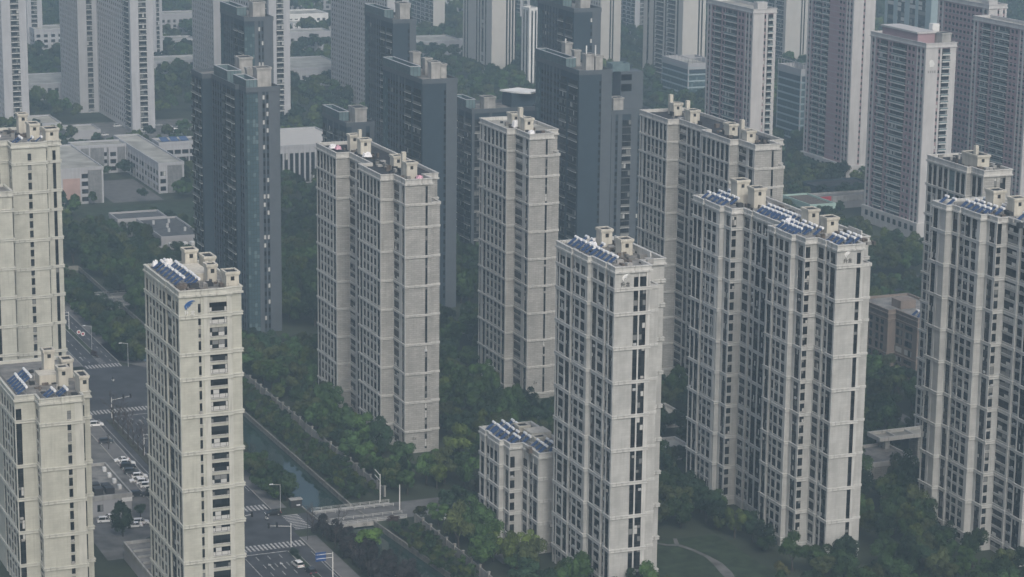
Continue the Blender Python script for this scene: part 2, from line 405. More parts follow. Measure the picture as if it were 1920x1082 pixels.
class Tower:
    def __init__(s, name, label, o, az, spec, top, wall, trim, anchor, fh=3.0, bands=(), detail=2, cap=300, deck=.75, roof='roofgrey',
                 wins=(2.15, .5), proud=.10, band=(.32, .80), cat='tower', group=None, style='plain', base=0.5, cornice=True, zmin=0.0, slot=2.4, cull=True, alt=None, bandmat=None, attic=None, ac=False):
        s.root = empty(name, (o[0], o[1], 0), R(90 - az))
        tag(s.root, label, cat, group)
        s.o, s.az, s.top = o, R(az), top
        s.u = (math.sin(s.az), math.cos(s.az)); s.v = (-math.cos(s.az), math.sin(s.az))
        poly, edges = [], []
        k = len(spec)
        for i in range(k):
            a = spec[i]; b = spec[(i + 1) % k]
            p, q = (a[0], a[1]), (b[0], b[1])
            L = math.hypot(q[0] - p[0], q[1] - p[1]); d = ((q[0] - p[0]) / L, (q[1] - p[1]) / L); n = (d[1], -d[0])
            tk = tokens(a[2]) if len(a) > 2 and a[2] else []
            if detail == 2 and sum(t == 'p' for t, _ in tk) > 2: tk = [(t, w * ((1.3 if wall == 'block' else 1.15) if t in 'twWnN' else .9)) for t, w in tk]
            tot = sum(w for _, w in tk) or 1.0
            poly.append(p); cur = []; x = 0.0; start = 0.0
            for (t, w) in tk:
                w2 = w * L / tot
                if t in 'nN':
                    edges.append((p, d, n, cur)); cur = []
                    A = (p[0] + d[0] * x, p[1] + d[1] * x); B = (p[0] + d[0] * (x + w2), p[1] + d[1] * (x + w2)); dep = .42 if t == 'n' else .16
                    A2 = (A[0] - n[0] * dep, A[1] - n[1] * dep); B2 = (B[0] - n[0] * dep, B[1] - n[1] * dep)
                    poly += [A, A2, B2, B]
                    edges.append((A2, d, n, [('n', w2 * .10, w2 * .90)] if t == 'n' else [('t', w2 * .06, w2 * .94)]))
                else:
                    cur.append((t, x, x + w2))
                x += w2
            edges.append((p, d, n, cur))
        s.poly = poly
        xs = [site_of(s, p) for p in poly]
        FOOT.append((min(a[0] for a in xs), max(a[0] for a in xs), min(a[1] for a in xs), max(a[1] for a in xs), top))
        wm, tm = MT[wall], MT[trim]
        m = MB(); m.prism(poly, zmin, top - deck, 0, 1); m.build('wall', [wm, MT[roof]], s.root)
        m = MB(); m.ring(offset(poly, proud + .1), offset(poly, -.25), top - deck - .6, top, 0); m.build('parapet', tm, s.root)
        if cornice:
            m = MB(); m.ring(offset(poly, proud + .38), offset(poly, proud - .1), top - deck - .9, top - deck - .45, 0)
            m.ring(offset(poly, proud + .28), offset(poly, proud - .1), top - .25, top + .04, 0); m.build('cornice', tm, s.root)
        bm = None
        for zb in bands:
            if bm is None:
                m = MB(); bd, bh = band
                m.ring(offset(poly, proud + bd * .6), offset(poly, -.05), -bh, 0, 0)
                m.ring(offset(poly, proud + bd), offset(poly, proud - .05), -.22, .03, 0)
                m.ring(offset(poly, proud + bd * .85), offset(poly, proud - .05), -bh - .03, -bh + .15, 0)
                bm = m.mesh('band', [MT[bandmat] if bandmat else tm])
            link('band', bm, s.root, (0, 0, zb))
        floors = []
        z = anchor
        while z + fh <= top - deck - .2: floors.append(z); z += fh
        z = anchor - fh
        while z >= base: floors.append(z); z -= fh
        items = []
        ztop = top - deck - .5
        for (p, d, n, cols) in edges:
            nw = (n[0] * s.u[0] + n[1] * s.v[0], n[0] * s.u[1] + n[1] * s.v[1])
            pw = s.world(p[0], p[1])
            if cull and nw[0] * -pw[0] + nw[1] * -pw[1] < 0: continue
            rz = math.atan2(d[1], d[0])
            for (t, a, b) in cols:
                if t in 'pxoy':
                    if t == 'o': continue
                    m = MB(); pr = proud + .09 if t == 'p' else proud
                    A = (p[0] + d[0] * a, p[1] + d[1] * a); B = (p[0] + d[0] * b, p[1] + d[1] * b)
                    q = [(A[0] + n[0] * pr, A[1] + n[1] * pr), (B[0] + n[0] * pr, B[1] + n[1] * pr), (B[0] - n[0] * .02, B[1] - n[1] * .02), (A[0] - n[0] * .02, A[1] - n[1] * .02)]
                    m.prism(q, zmin, ztop, 0)
                    m.build('pilaster' if t == 'p' else 'wall_panel', {'p': tm, 'x': wm, 'y': MT[alt or wall]}[t], s.root)
                    continue
                c = (a + b) / 2; w = b - a
                for fz in floors:
                    if t == 't' or (t == 'w' and attic and fz >= attic - .1): h, sz, kd = fh, 0, 't'
                    elif t == 'W': h, sz, kd = 2.1, .6, 'w'; 
                    elif t == 's': h, sz, kd = 1.2, 1.0, 's'; 
                    elif t == 'b': h, sz, kd = fh, 0, 'b'
                    elif t in 'gG': h, sz, kd = fh, 0, t
                    elif t == 'l': h, sz, kd = slot, .3, 'l'
                    else: h, sz, kd = wins[0], wins[1], 'w'
                    ww = w if t not in 's' else min(w, .9)
                    items.append((kd, ww, h, (p[0] + d[0] * c, p[1] + d[1] * c), fz + sz, rz))
        if ac:
            m = MB(); ra = random.Random(int(top * 10))
            for (p, d, n, cols) in edges:
                nw = (n[0] * s.u[0] + n[1] * s.v[0], n[0] * s.u[1] + n[1] * s.v[1]); pw = s.world(p[0], p[1])
                if nw[0] * -pw[0] + nw[1] * -pw[1] < 0: continue
                for (t, a, b) in cols:
                    if t not in 'ntwW': continue
                    for fz in floors:
                        if ra.random() > {'n': .6, 't': .05, 'w': .06, 'W': .03}[t]: continue
                        c = a + (b - a) * ra.uniform(.25, .75); x, y = p[0] + d[0] * c + n[0] * .16, p[1] + d[1] * c + n[1] * .16
                        w_, t_ = abs(d[0]) * .42 + abs(n[0]) * .16, abs(d[1]) * .42 + abs(n[1]) * .16
                        zz = fz + ra.uniform(.1, .4); m.box(x - w_, x + w_, y - t_, y + t_, zz, zz + .6, ra.choice((0, 0, 1)))
            tag(m.build('air_conditioner', [MT['concrete'], MT['metal']], s.root), kind='stuff')
        # the largest panes in view become parts of their own, the rest one mass
        def vis(it):
            x, y = s.world(*it[3]); return in_view(x, y, it[4], .01, .01)
        seen = [it for it in items if vis(it)]
        rest = [it for it in items if not vis(it)]
        seen.sort(key=lambda it: -round(it[1] * it[2], 1) - it[4] * 1e-3)
        own, rest = seen[:cap], rest + seen[cap:]
        nmk = {'b': 'balcony', 'g': 'curtain_wall_panel', 'G': 'curtain_wall_panel'}
        for (kd, ww, h, c, z, rz) in own:
            e = part_data(kd, ww, h, rw.randrange(8), detail, style)
            nm = nmk.get(kd, 'window')
            link(nm, part_mesh(nm, e), s.root, (c[0], c[1], z), rz)
        if rest:
            acc = MB()
            for (kd, ww, h, c, z, rz) in rest:
                e = part_data(kd, ww, h, rw.randrange(8), min(detail, 1) if not vis((kd, ww, h, c, z, rz)) else detail, style)[0]
                acc.add((e.v, e.f, e.m), c, math.cos(rz), math.sin(rz), z)
            tag(acc.build('window_grid', GL, s.root), kind='stuff')
    def world(s, u, v):
        return (s.o[0] + u * s.u[0] + v * s.v[0], s.o[1] + u * s.u[1] + v * s.v[1])
    def box(s, name, u0, u1, v0, v1, z0, z1, m, parent=None):
        b = MB(); b.box(u0, u1, v0, v1, z0, z1, 0); return b.build(name, MT[m], parent or s.root)
    def house(s, u0, u1, v0, v1, h, m='penthouse', cap=True, door=True, open_top=True):
        """lift or stair house on the roof deck with an overhanging cap, a door and a vent"""
        z0 = s.top - 1.4; z1 = s.top + h
        b = MB(); b.box(u0, u1, v0, v1, z0, z1, 0, bottom=False)
        st = b.build('stair_house', MT[m], s.root)
        P = [(u0, v0), (u1, v0), (u1, v1), (u0, v1)]
        if cap:
            b = MB(); b.ring(offset(P, .28), offset(P, -.22), z1 - .35, z1 + .25, 0)
            b.ring(offset(P, .14), offset(P, -.1), z1 - .62, z1 - .35, 0)
            b.build('coping', MT['penthouse' if m == 'penthouse' else m], st)
            b = MB(); b.face([(u0 + .2, v0 + .2, z1 + .03), (u1 - .2, v0 + .2, z1 + .03), (u1 - .2, v1 - .2, z1 + .03), (u0 + .2, v1 - .2, z1 + .03)], 0)
            b.build('roof', MT['roofdark'], st)
        if door:
            b = MB(); b.box(u0 + .35 * (u1 - u0), u0 + .35 * (u1 - u0) + .9, v0 - .05, v0, z1 - 1.9, z1 - .9, 0)
            b.build('window', MT['frame'], st)
        return st
def wing(T, u0, u1, v0, v1, top, wall, trim, bands=(), slot=None):
    b = MB(); b.box(u0, u1, v0, v1, 0, top - .4, 0, bottom=False); w = b.build('wing', MT[wall], T.root)
    P = [(u0, v0), (u1, v0), (u1, v1), (u0, v1)]
    b = MB(); b.ring(offset(P, .25), offset(P, -.3), top - .9, top, 0); b.build('coping', MT[trim], w)
    for z in bands:
        if z < top - 2:
            b = MB(); b.ring(offset(P, .16), offset(P, -.05), z - .7, z, 0); b.build('band', MT[trim], w)
    return w
def site_of(s, p):
    w = (s.o[0] + p[0] * s.u[0] + p[1] * s.v[0], s.o[1] + p[0] * s.u[1] + p[1] * s.v[1])
    return to_site(*w)
def bandlist(top, offs, fh=3.0):
    return [top - o * fh for o in offs]
# ---------------------------------------------------------------- the beige and grey-stone towers of the near estate
def bl(first, offs, fh): return [first - o * fh for o in offs if first - o * fh > 1.5]
T3 = (0, 3, 5, 8, 11, 14, 17, 20, 23, 26)
TW = {}
# cream tower with the blue emblem
bE = bl(78.7, T3, 3.04)
TW['E'] = Tower('apartment_tower', 'slim cream stone tower with a blue swoosh emblem over white characters', (-78.1, 555.4), 66.8, [
    (0, 31.6, 'p1.3 t1.9 p1.0 w1.9 p1.2 w1.9 p1.2 w1.9 p1.2 w1.9 p1.2 t2 p.9 N4.4 p.8 w1.8 p1.1 t1.9 p1.2'),
    (0, 0, 'x4.4 w.65 x.75 p1.35 W4.3 p.85'), (12.3, 0, ''), (12.3, .6, 'p.5 x2.4'), (15.2, .6, ''), (15.2, 31.6, '')],
    84.8, 'cream', 'ctrim', 78.7, fh=3.04, bands=bE, cap=300, ac=True)
# tower with the pale emblem, beside the short block
bD = [81.1, 74.9] + bl(66.2, range(0, 30, 3), 2.91)
TW['D'] = Tower('apartment_tower', 'pale stone tower with a white swoosh emblem, rising beside the short eight-storey block', (25.3, 579.6), 68, [
    (-1.1, 34.1, 'p.8 t.9 p.7 w2.9 p1.1 t2.3 p.7 n1.9 p.6 w2.3 p1 w2.3 x1.7'), (-1.1, 14.2, 'x1'),
    (0, 14.2, 'p.9 t2.4 p1 w3.2 p.9 n1.8 p.8 t2 p1'), (0, 0, 'x5.0 t1.2 p.4 t1.8 p1.1'), (9.4, 0, ''), (9.4, 6, ''), (16, 6, ''), (16, 34.1, '')],
    86.5, 'beige', 'trim', 74.9, fh=2.91, bands=bD, cap=300, ac=True, attic=81.1)
wing(TW['D'], 9.42, 12.2, 1.0, 7.9, 81.1, 'beige', 'trim', bD)
# long slab tower with the pale emblem
bF = bl(80.6, T3, 3.0)
TW['F'] = Tower('apartment_tower', 'long stepped stone slab tower with a white swoosh emblem on its end wall', (83.8, 611.7), 68.5, [
    (-5, 75.4, 'p.6 t2 p.8 t2.3 p.8 n2.4 p.6 w2.2 p1 w2.2 p1.6 x1'), (-5, 58.3, 'x1'), (-3.6, 58.3, 'p1.4 t2.3 p.9'), (-3.6, 53.7, 'w1.3 x2.3'),
    (0, 53.7, 'p.7 w3 p.9 n2.4 p.8 t2.4 p1 t2.4 p1 x10'), (0, 29.1, ''),
    (-4.9, 29.1, 'p.6 t2 p.8 n2.2 p.6 w2 p1 w2 p1.6'), (-4.9, 15.9, 'x1'), (-3.6, 15.9, 'p1.4 t2.4 p1'), (-3.6, 10.6, 'w1.3 x2.3'),
    (0, 10.6, 'p.6 w2.8 p.9 n2.2 p.7 t2.5 p1'), (0, 0, 'x5.6 t1.1 p.8'), (7.5, 0, ''), (7.5, 8, ''), (13.5, 8, ''), (13.5, 75.4, '')],
    86.0, 'beige', 'trim', 80.6, bands=bF, cap=300, ac=True, attic=80.6)
wing(TW['F'], 7.52, 10.4, 1.0, 7.9, 80.5, 'beige', 'trim', bF)
# tower at the right edge
bH = bl(84.4, range(0, 30, 3), 2.98)
TW['H'] = Tower('apartment_tower', 'stepped stone tower cut by the right edge of the frame, solar heaters on its roof', (135.1, 610.3), 69, [
    (-7.1, 41, 'p.6 t2.3 p1.2 x2.9'), (-7.1, 34, 'x1.9'), (-5.2, 34, 'p.6 t2 p.8 n2.4 p.6 w2 p1 w2 p1.7'), (-5.2, 19.7, 'x1'), (-3.2, 19.7, 'p1.2 t2.3 p1'),
    (-3.2, 14.7, 'w1.2 x2'), (0, 14.7, 'W4.6 p.9 n3 p.6 t2.8 p1.4'), (0, 0, 'x6 t1.1 x2'), (10, 0, ''), (10, 41, '')],
    91.6, 'beige', 'trim', 84.4, fh=2.98, bands=bH, cap=300, ac=True, attic=84.4)
# short block
bT = [21.2, 15.0, 8.8, 2.7]
TW['T'] = Tower('apartment_block', 'short eight-storey stone block with four clusters of solar heaters on its roof', (7.7, 616.3), 67, [
    (-5, 29, 'p.9 t2 p.8 n2.6 p.6 t1.9 p1 t1.9 p1.6'), (-5, 15, 'x1'), (-3.7, 15, 'p1.2 t2.2 p.8'), (-3.7, 10.9, 'w1.3 x2.4'),
    (0, 10.9, 'p.6 W2.6 p.8 n2.6 p.6 t2.4 p1'), (0, 0, 'x7 w1 x2'), (10, 0, ''), (10, 29, '')],
    28.0, 'beige', 'trim', 21.2, fh=3.1, bands=bT, cap=200, ac=True, attic=21.2, cat='apartment block')
# grey block-stone tower in the middle
CG = 'p.9 t1.7 p1.2 w1.7 p1.2 w1.7 p1.2 w1.7 p1.2 w1.7 p1.2 t1.7 p1'
bC = [77.1] + bl(70.2, range(0, 30, 3), 3.0)
TW['C'] = Tower('apartment_tower', 'broad grey block-stone tower numbered 1# at its foot beside the canal trees', (-31.8, 707.6), 67.5, [
    (-4.3, 72, CG), (-4.3, 51.9, 'x1'), (0, 51.9, 'p.4 W4 p2 t1.6 p1 x12'), (0, 30.5, ''), (-4.1, 30.5, CG), (-4.1, 10.3, 'x1'),
    (0, 10.3, 'p.3 W4 p3.2 t1.4 p1.3'), (0, 0, 'x6.2 t.7 x1.2'), (8.1, 0, ''), (8.1, 8, ''), (13, 8, ''), (13, 72, '')],
    84.6, 'block', 'btrim', 70.2, bands=bC, cap=300, ac=True, attic=73.2, deck=1.0, roof='roofdark', band=(.35, .6), wins=(2.0, .6))
wing(TW['C'], 8.12, 11.2, 1.0, 7.9, 77.2, 'block', 'btrim', bC)
bB = [81.3] + bl(74.6, range(0, 30, 3), 3.02)
TW['B'] = Tower('apartment_tower', 'narrow grey block-stone tower numbered 2# at its foot', (5.3, 771.4), 68, [
    (-2.9, 36.9, 'p.7 t.9 p1.4 p1 t1.7 p1.5 w1.7 p1.5 w1.7 p1.5 w1.7 p1.5 w1.7 p1.5 t1.7 p1'), (-2.9, 12.4, 'x1'), (0, 12.4, 'p.4 W5 p3 t1.6 p1.3'),
    (0, 0, 'x5.4 t.7 x1.9'), (8, 0, ''), (8, 7, ''), (12.5, 7, ''), (12.5, 36.9, '')],
    88.4, 'block', 'btrim', 74.6, fh=3.02, bands=bB, cap=300, ac=True, attic=77.6, deck=1.0, roof='rooflight', band=(.35, .6), wins=(2.0, .6))
wing(TW['B'], 8.02, 10.7, .9, 6.9, 81.5, 'block', 'btrim', bB)
bA = [81.9] + bl(75.8, range(0, 30, 3), 3.0)
TW['A'] = Tower('apartment_tower', 'broad grey block-stone tower with a black roof behind the long slab tower', (75.6, 749.2), 68.5, [
    (-4.2, 77.7, 'p.7 t.8 p1 ' + CG), (-4.2, 55.7, 'x1'), (0, 55.7, 'p.4 W4.5 p1 t2 p1.5 w2 p1.2 w2 p1 x8'), (0, 32, ''), (-3, 32, CG), (-3, 11.6, 'x1'),
    (0, 11.6, 'p.4 W4 p2 t2 p1.6'), (0, 0, 'x5.6 t.7 x1.7'), (8.1, 0, ''), (8.1, 7, ''), (13, 7, ''), (13, 77.7, '')],
    89.4, 'block', 'btrim', 75.8, bands=bA, cap=300, ac=True, attic=78.8, deck=1.0, roof='roofdark', band=(.35, .6), wins=(2.0, .6))
wing(TW['A'], 8.12, 10.7, 1.0, 6.9, 82.0, 'block', 'btrim', bA)
bG = bl(83.8, range(0, 30, 3), 3.0)
TW['G'] = Tower('apartment_tower', 'grey stone tower with a black roof behind the tower at the right edge', (135.8, 690.2), 69, [
    (-1.5, 29, 'p1 w1.7 p1 w1.7 p1.4 t1.8 p1.2 t1.8 p1 G4 p1 t1.8 p1 t1.8 p1'), (-1.5, 6.8, 'x1'), (0, 6.8, 'p1 t1.8 p1 t1.8 p1.2'),
    (0, 0, 'x3.4 w.8 x1.2 w1.8 x1.8'), (9, 0, ''), (9, 29, '')],
    92.3, 'block', 'btrim', 83.8, bands=bG, cap=260, ac=True, attic=83.8, deck=1.0, roof='roofdark', band=(.4, .6))
# towers along the left edge
bL = bl(85.5, T3, 2.97)
TW['L1'] = Tower('apartment_tower', 'tall cream tower at the left edge, one column of small windows down its end wall', (-151.3, 722.8), 67, [
    (-8, 30, ''), (-8, 5.5, 'x4 t1.2 x2.8'), (0, 5.5, 'p.6 t1.3 p.4 W1.6 p.4 t.9 p.5'), (0, 0, 'x4.6 w1.1 x4.6'), (10.3, 0, ''), (10.3, 1.5, 't.5 x1.7 t1 x1.4'),
    (14.9, 1.5, ''), (14.9, 30, '')], 91.6, 'cream', 'ctrim', 85.5, fh=2.97, bands=bL, cap=240, ac=True)
bK = bl(73.0, (0, 3, 6, 9, 12, 15, 18, 21), 2.97)
TW['K'] = Tower('apartment_tower', 'cream tower wing at the left edge, lower and nearer than the tall one', (-151.3, 722.8), 67, [
    (-22, 4, ''), (-22, -8, 'x9 t1.2 x4 t1.2 x4.5'), (-2.1, -8, ''), (-2.1, 4, '')], 78.5, 'cream', 'ctrim', 73.0, fh=2.97, bands=bK, cap=60)
bM = [45.2] + bl(33.6, (0, 3, 6, 9), 2.90)
TW['L2'] = Tower('apartment_tower', 'low cream tower at the lower left corner with heater racks on two roof levels', (-116.5, 579.2), 67, [
    (-5.1, 40, 'x17 p.8 t2 p.9 w2 p1 w2 p1 w2 p1 t2 p.9'), (-5.1, 5.1, 't1.5 x3.8'), (0, 5.1, 'p.6 W2.6 p.6 t1 p.5'), (0, 0, 'x6.9 w1 x1 p2.2'),
    (10.7, 0, ''), (10.7, 3, 't1 x1.5'), (13.1, 3, ''), (13.1, 40, '')], 51.6, 'cream', 'ctrim', 45.2, fh=2.90, bands=bM, cap=200, ac=True)
# stair and lift houses on the roofs
def houses(k, L, m='penthouse'):
    T = TW[k]
    for (u0, u1, v0, v1, top) in L: T.house(u0, u1, v0, v1, top - T.top - .5, m)
houses('E', [(8.6, 11.6, 25.5, 29, 89.3), (12.4, 15, 21.5, 26.5, 88.1), (9.3, 11.6, 8.5, 11.5, 89.0), (11.9, 15.0, 1.5, 5.5, 88.4)])
houses('D', [(7.1, 10.0, 24.5, 28, 91), (8.2, 11.3, 14.8, 18.4, 90.2)])
houses('F', [(5.2, 8.4, 26, 30, 90.5), (6.2, 9.6, 17.5, 21.2, 89.8), (2.4, 6.2, 63, 67, 92.2), (4.0, 7.6, 55.5, 59.5, 91.2)])
houses('H', [(2.2, 5.8, 26, 30, 96.6), (4.0, 7.4, 18.5, 22, 95.8)])
houses('T', [(3.2, 6.2, 21, 24, 29.7), (2.8, 6.0, 9, 11.6, 29.8)])
houses('C', [(2.0, 5.4, 47, 50.5, 89.5), (2.3, 5.6, 5.5, 9, 88.9), (2.4, 5.4, 58.5, 61.5, 89.2), (3.4, 6.4, 20, 23.5, 88.5)])
houses('B', [(1.5, 4.6, 8.5, 12, 92.4), (2.0, 5.0, 21, 25, 92.2)])
houses('A', [(1.2, 4.6, 50, 54, 93.2), (3.6, 6.8, 68, 71, 92.9), (.9, 4.0, 8, 11.5, 92.8), (2.2, 5.2, 23, 27, 92.6)])
houses('G', [(1.6, 5.6, 6.5, 15, 95.8)])
houses('L1', [(6, 8.8, 18.5, 22, 97.8), (7.2, 10.2, 8, 13, 96.2), (10.7, 14.7, 1.8, 7, 95.4)], 'penthouse')
houses('L2', [(5.8, 8.5, 21.6, 24.5, 58.6), (7.5, 10.0, 12.5, 15.4, 56.1), (10.2, 12.9, 20, 24, 56.1), (10.8, 13.0, 3.1, 8.6, 55.9)])
for k, L in {'C': [(2.8, 3.8, 51.2, 52.3, 91.6), (2.6, 3.8, 10.2, 11.5, 91)], 'B': [(1.9, 3.2, 14, 15.6, 94.8)], 'A': [(2.2, 3.4, 55, 56.4, 95.4), (1.4, 2.6, 13, 14.4, 95.2), (4, 5.2, 72, 73.4, 95)], 'G': [(2.4, 3.4, 9, 10.2, 98)]}.items():
    for (u0, u1, v0, v1, z) in L: TW[k].box('chimney', u0, u1, v0, v1, TW[k].top - 1.4, z, 'penthouse')
# walled terraces between the stair houses
TW['E'].box('roof_room', 7.4, 11.4, 12.5, 24.5, 83.2, 85.8, 'penthouse')
TW['L2'].box('roof_room', 3.3, 8.2, 15.6, 21.4, 50, 53.3, 'penthouse')
TW['T'].box('roof_room', 4.0, 9.9, 14.5, 20.3, 26.4, 29.0, 'penthouse')
for k, (u0, u1, v0, v1) in {'D': (13, 15.5, 8, 30), 'F': (11.8, 13, 9, 16)}.items():
    T = TW[k]; T.box('terrace_wall', u0, u0 + .3, v0, v1, T.top - 1.4, T.top + 1.3, 'trim'); 
# dark roofing and planter clutter laid on the decks
rc = random.Random(5)
for k, (u0, u1, v0, v1, n) in {'E': (.8, 14, .8, 8, 26), 'D': (1, 14, 3, 31, 46), 'F': (0.8, 12, 2, 70, 90), 'H': (-4, 9, 3, 34, 40), 'T': (-3, 9, 2, 26, 34), 'C': (.6, 8, 1, 66, 60), 'B': (.6, 7.4, 1, 33, 36),
                               'A': (.6, 8, 1, 70, 50), 'G': (.8, 8.5, 1, 26, 26), 'L1': (.8, 9.5, 1, 26, 26), 'L2': (.6, 10, 1, 30, 34)}.items():
    T = TW[k]
    m = MB()
    for i in range(n):
        u, v = rc.uniform(u0, u1), rc.uniform(v0, v1)
        if k in 'CBA' and u < 1: u += 1
        a, b, h = rc.uniform(.2, .9), rc.uniform(.2, 1.1), rc.uniform(.2, 1.2)
        m.box(u - a, u + a, v - b, v + b, T.top - 1.0, T.top - .75 + h, rc.choice((0, 0, 1, 2, 3, 3)), bottom=False)
    tag(m.build('roof_clutter', [MT['clutter'], MT['roofgrey'], MT['concrete'], MT['roofdark']], T.root), kind='stuff')
# ---------------------------------------------------------------- solar water heaters (each stands on a roof by itself)
def heater_proto():
    r = empty('solar_water_heater')
    b = MB(); b.tube((.95, -.95, 1.66), (.95, .95, 1.66), .30, n=10); o = b.build('tank', MT['tank'], r, smooth=False)
    b = MB(); b.face([(-.95, -.88, .12), (-.95, .88, .12), (.86, .88, 1.46), (.86, -.88, 1.46)][::-1], 0)
    for i in range(9):
        y = -.80 + .2 * i
        b.tube((-.95, y, .17), (.86, y, 1.52), .055, n=4, caps=False)
    b.build('collector', MT['panel'], r)
    b = MB()
    for y in (-.8, .8):
        b.tube((.95, y, 1.4), (.95, y, 0), .035, n=4); b.tube((-.9, y, .1), (.95, y, .06), .03, n=4); b.tube((.0, y, .8), (.95, y, .1), .03, n=4)
    b.tube((-.95, -.95, .12), (-.95, .95, .12), .05, n=4)
    b.build('stand', MT['metal'], r)
    return r
HP = heater_proto()
HP_USED = [False]
def heater(T, u, v, label, group, dz=0.0, rz=0.0):
    w = T.world(u, v)
    if not HP_USED[0]: o = HP; HP_USED[0] = True
    else: o = copy_tree(HP)
    o.location = (w[0], w[1], T.top - .72 + dz); o.scale = (1.18, .82, 1.18); o.rotation_euler = (0, 0, R(90) - T.az + rz)
    tag(o, label, 'water heater', group)
HL = {'E': ('', [(2.4, 9.5, 28.5, 7), (5.4, 6.5, 26.5, 9), (3.4, 29.6, 29.8, 1)]),
      'D': ('', [(1.9, 6.2, 31.5, 10), (4.8, 27.5, 31, 2), (5.2, 21.5, 21.6, 1)]),
      'F': ('', [(1.9, 2.4, 7.6, 3), (4.6, 2.6, 8.4, 3), (7.0, 3.0, 8.8, 3), (-2.6, 17.6, 27.4, 5), (.4, 17.4, 27.6, 5), (3.0, 16.5, 26, 4), (2.0, 33, 48, 7), (5.0, 32, 50, 8), (-2.7, 60.5, 72.5, 5), (1.0, 62, 73, 5), (4.2, 66, 73, 3)]),
      'H': ('', [(-3.0, 21, 32, 5), (.2, 20, 32.5, 5), (3.2, 24, 33, 3), (2.0, 4, 12, 3), (-5.0, 35.5, 39.5, 2)]),
      'T': ('', [(-2.8, 17.4, 23.5, 3), (.0, 17.4, 23.5, 3), (-2.6, 25, 27.6, 2), (.2, 25, 27.8, 2), (3.0, 25, 27.8, 2), (1.8, 1.9, 7.4, 3), (4.6, 1.9, 7.4, 3), (-1.8, 12.2, 14.8, 2), (1.2, 12.0, 14.8, 2)]),
      'L1': ('', [(2.2, 1.8, 4.6, 2), (-3.2, 7.5, 12, 3), (-5.6, 8, 13, 3), (5.6, 2.2, 2.3, 1), (8.4, 2.2, 2.3, 1)]),
      'L2': ('', [(-2.8, 8.2, 21, 6), (.4, 18, 25.5, 4), (3.0, 2.4, 4.6, 2), (6.2, 2.4, 4.6, 2)])}
HN = {'E': 'blue-emblem tower', 'D': 'pale-emblem tower', 'F': 'long slab tower', 'H': 'right-edge tower', 'T': 'short block', 'L1': 'tall left tower', 'L2': 'low left tower'}
for k, (_, rows) in HL.items():
    for j, (u, v0, v1, n) in enumerate(rows):
        for i in range(n):
            v = v0 + (v1 - v0) * (i / (n - 1) if n > 1 else 0)
            heater(TW[k], u + rc.uniform(-.08, .08), v + rc.uniform(-.12, .12), '%s solar heater from near end, %s row, %s roof' % (nth(i), nth(j), HN[k]), 'solar heaters on the ' + HN[k])
# railings and lightning rods along the roof edges are parts of their towers
def railing(T, pts, z, h=1.1, m='dkmetal'):
    b = MB()
    for (a, c) in zip(pts, pts[1:]):
        L = math.hypot(c[0] - a[0], c[1] - a[1]); n = max(1, round(L / 1.5))
        for hh in (h, h * .5): b.tube((a[0], a[1], z + hh), (c[0], c[1], z + hh), .03, n=4, caps=False)
        for i in range(n + 1):
            t = i / n; x, y = a[0] + (c[0] - a[0]) * t, a[1] + (c[1] - a[1]) * t
            b.tube((x, y, z - .1), (x, y, z + h), .03, n=4, caps=False)
    b.build('railing', MT[m], T.root)
railing(TW['E'], [(.2, 31), (.2, .3), (12, .3)], 84.8, .9)
railing(TW['L2'], [(-4.9, 38), (-4.9, 5.4)], 51.6, .9); railing(TW['L2'], [(.3, 5), (.3, .3), (10.4, .3)], 51.6, .9)
railing(TW['T'], [(-4.7, 28.7), (9.7, 28.7)], 28, 1.3)
railing(TW['D'], [(-.8, 33.8), (-.8, 14.4), (.3, 14)], 86.5, .5); railing(TW['F'], [(-4.6, 75), (-4.6, 58.5)], 86, .5); railing(TW['F'], [(-4.5, 28.8), (-4.5, 16.2)], 86, .5)
railing(TW['H'], [(-4.9, 33.8), (-4.9, 20)], 91.6, .6)
# emblems, characters and building numbers on the end walls
def text_mesh(txt, size, m, extrude=.06):
    c = bpy.data.curves.new('lettering', 'FONT'); c.body = txt; c.size = size; c.extrude = extrude; c.align_x = 'CENTER'
    o = bpy.data.objects.new('lettering_source', c); COL.objects.link(o)
    dg = bpy.context.evaluated_depsgraph_get()
    me = bpy.data.meshes.new_from_object(o.evaluated_get(dg)); bpy.data.objects.remove(o)
    me.materials.clear(); me.materials.append(m); me.name = 'lettering'
    return me
def on_gable(T, name, me, u, z, y=-.20):
    o = link(name, me, T.root, (u, y, z)); o.rotation_euler = (R(90), 0, 0); return o
def swoosh(T, u, z, s, m):
    """three nested crescents that sweep up to a point at the upper right"""
    b = MB()
    for (r0, th) in ((1.0, .40), (.54, .22), (.24, .16)):
        N = 14; prev = None
        for i in range(N + 1):
            t = i / N; a = R(228 - 166 * t)
            w = th * math.sin(math.pi * min(1, (t * .85 + .12))) ** .8
            def pt(r): x, y = math.cos(a) * r, math.sin(a) * r; return ((x * 1.15 + .45 * max(0, y) + .25) * s, (y * 1.0 - .25) * s)
            p, q = pt(r0), pt(max(.02, r0 - w))
            if prev:
                (pp, pq) = prev
                b.face([(pp[0] + u, -.34, pp[1] + z), (pq[0] + u, -.34, pq[1] + z), (q[0] + u, -.34, q[1] + z), (p[0] + u, -.34, p[1] + z)][::-1], 0)
                b.face([(pp[0] + u, -.34, pp[1] + z), (p[0] + u, -.34, p[1] + z), (p[0] + u, -.08, p[1] + z), (pp[0] + u, -.08, pp[1] + z)], 0)
                b.face([(pq[0] + u, -.34, pq[1] + z), (q[0] + u, -.34, q[1] + z), (q[0] + u, -.08, q[1] + z), (pq[0] + u, -.08, pq[1] + z)], 0)
            prev = (p, q)
    return b.build('emblem', MT[m], T.root)
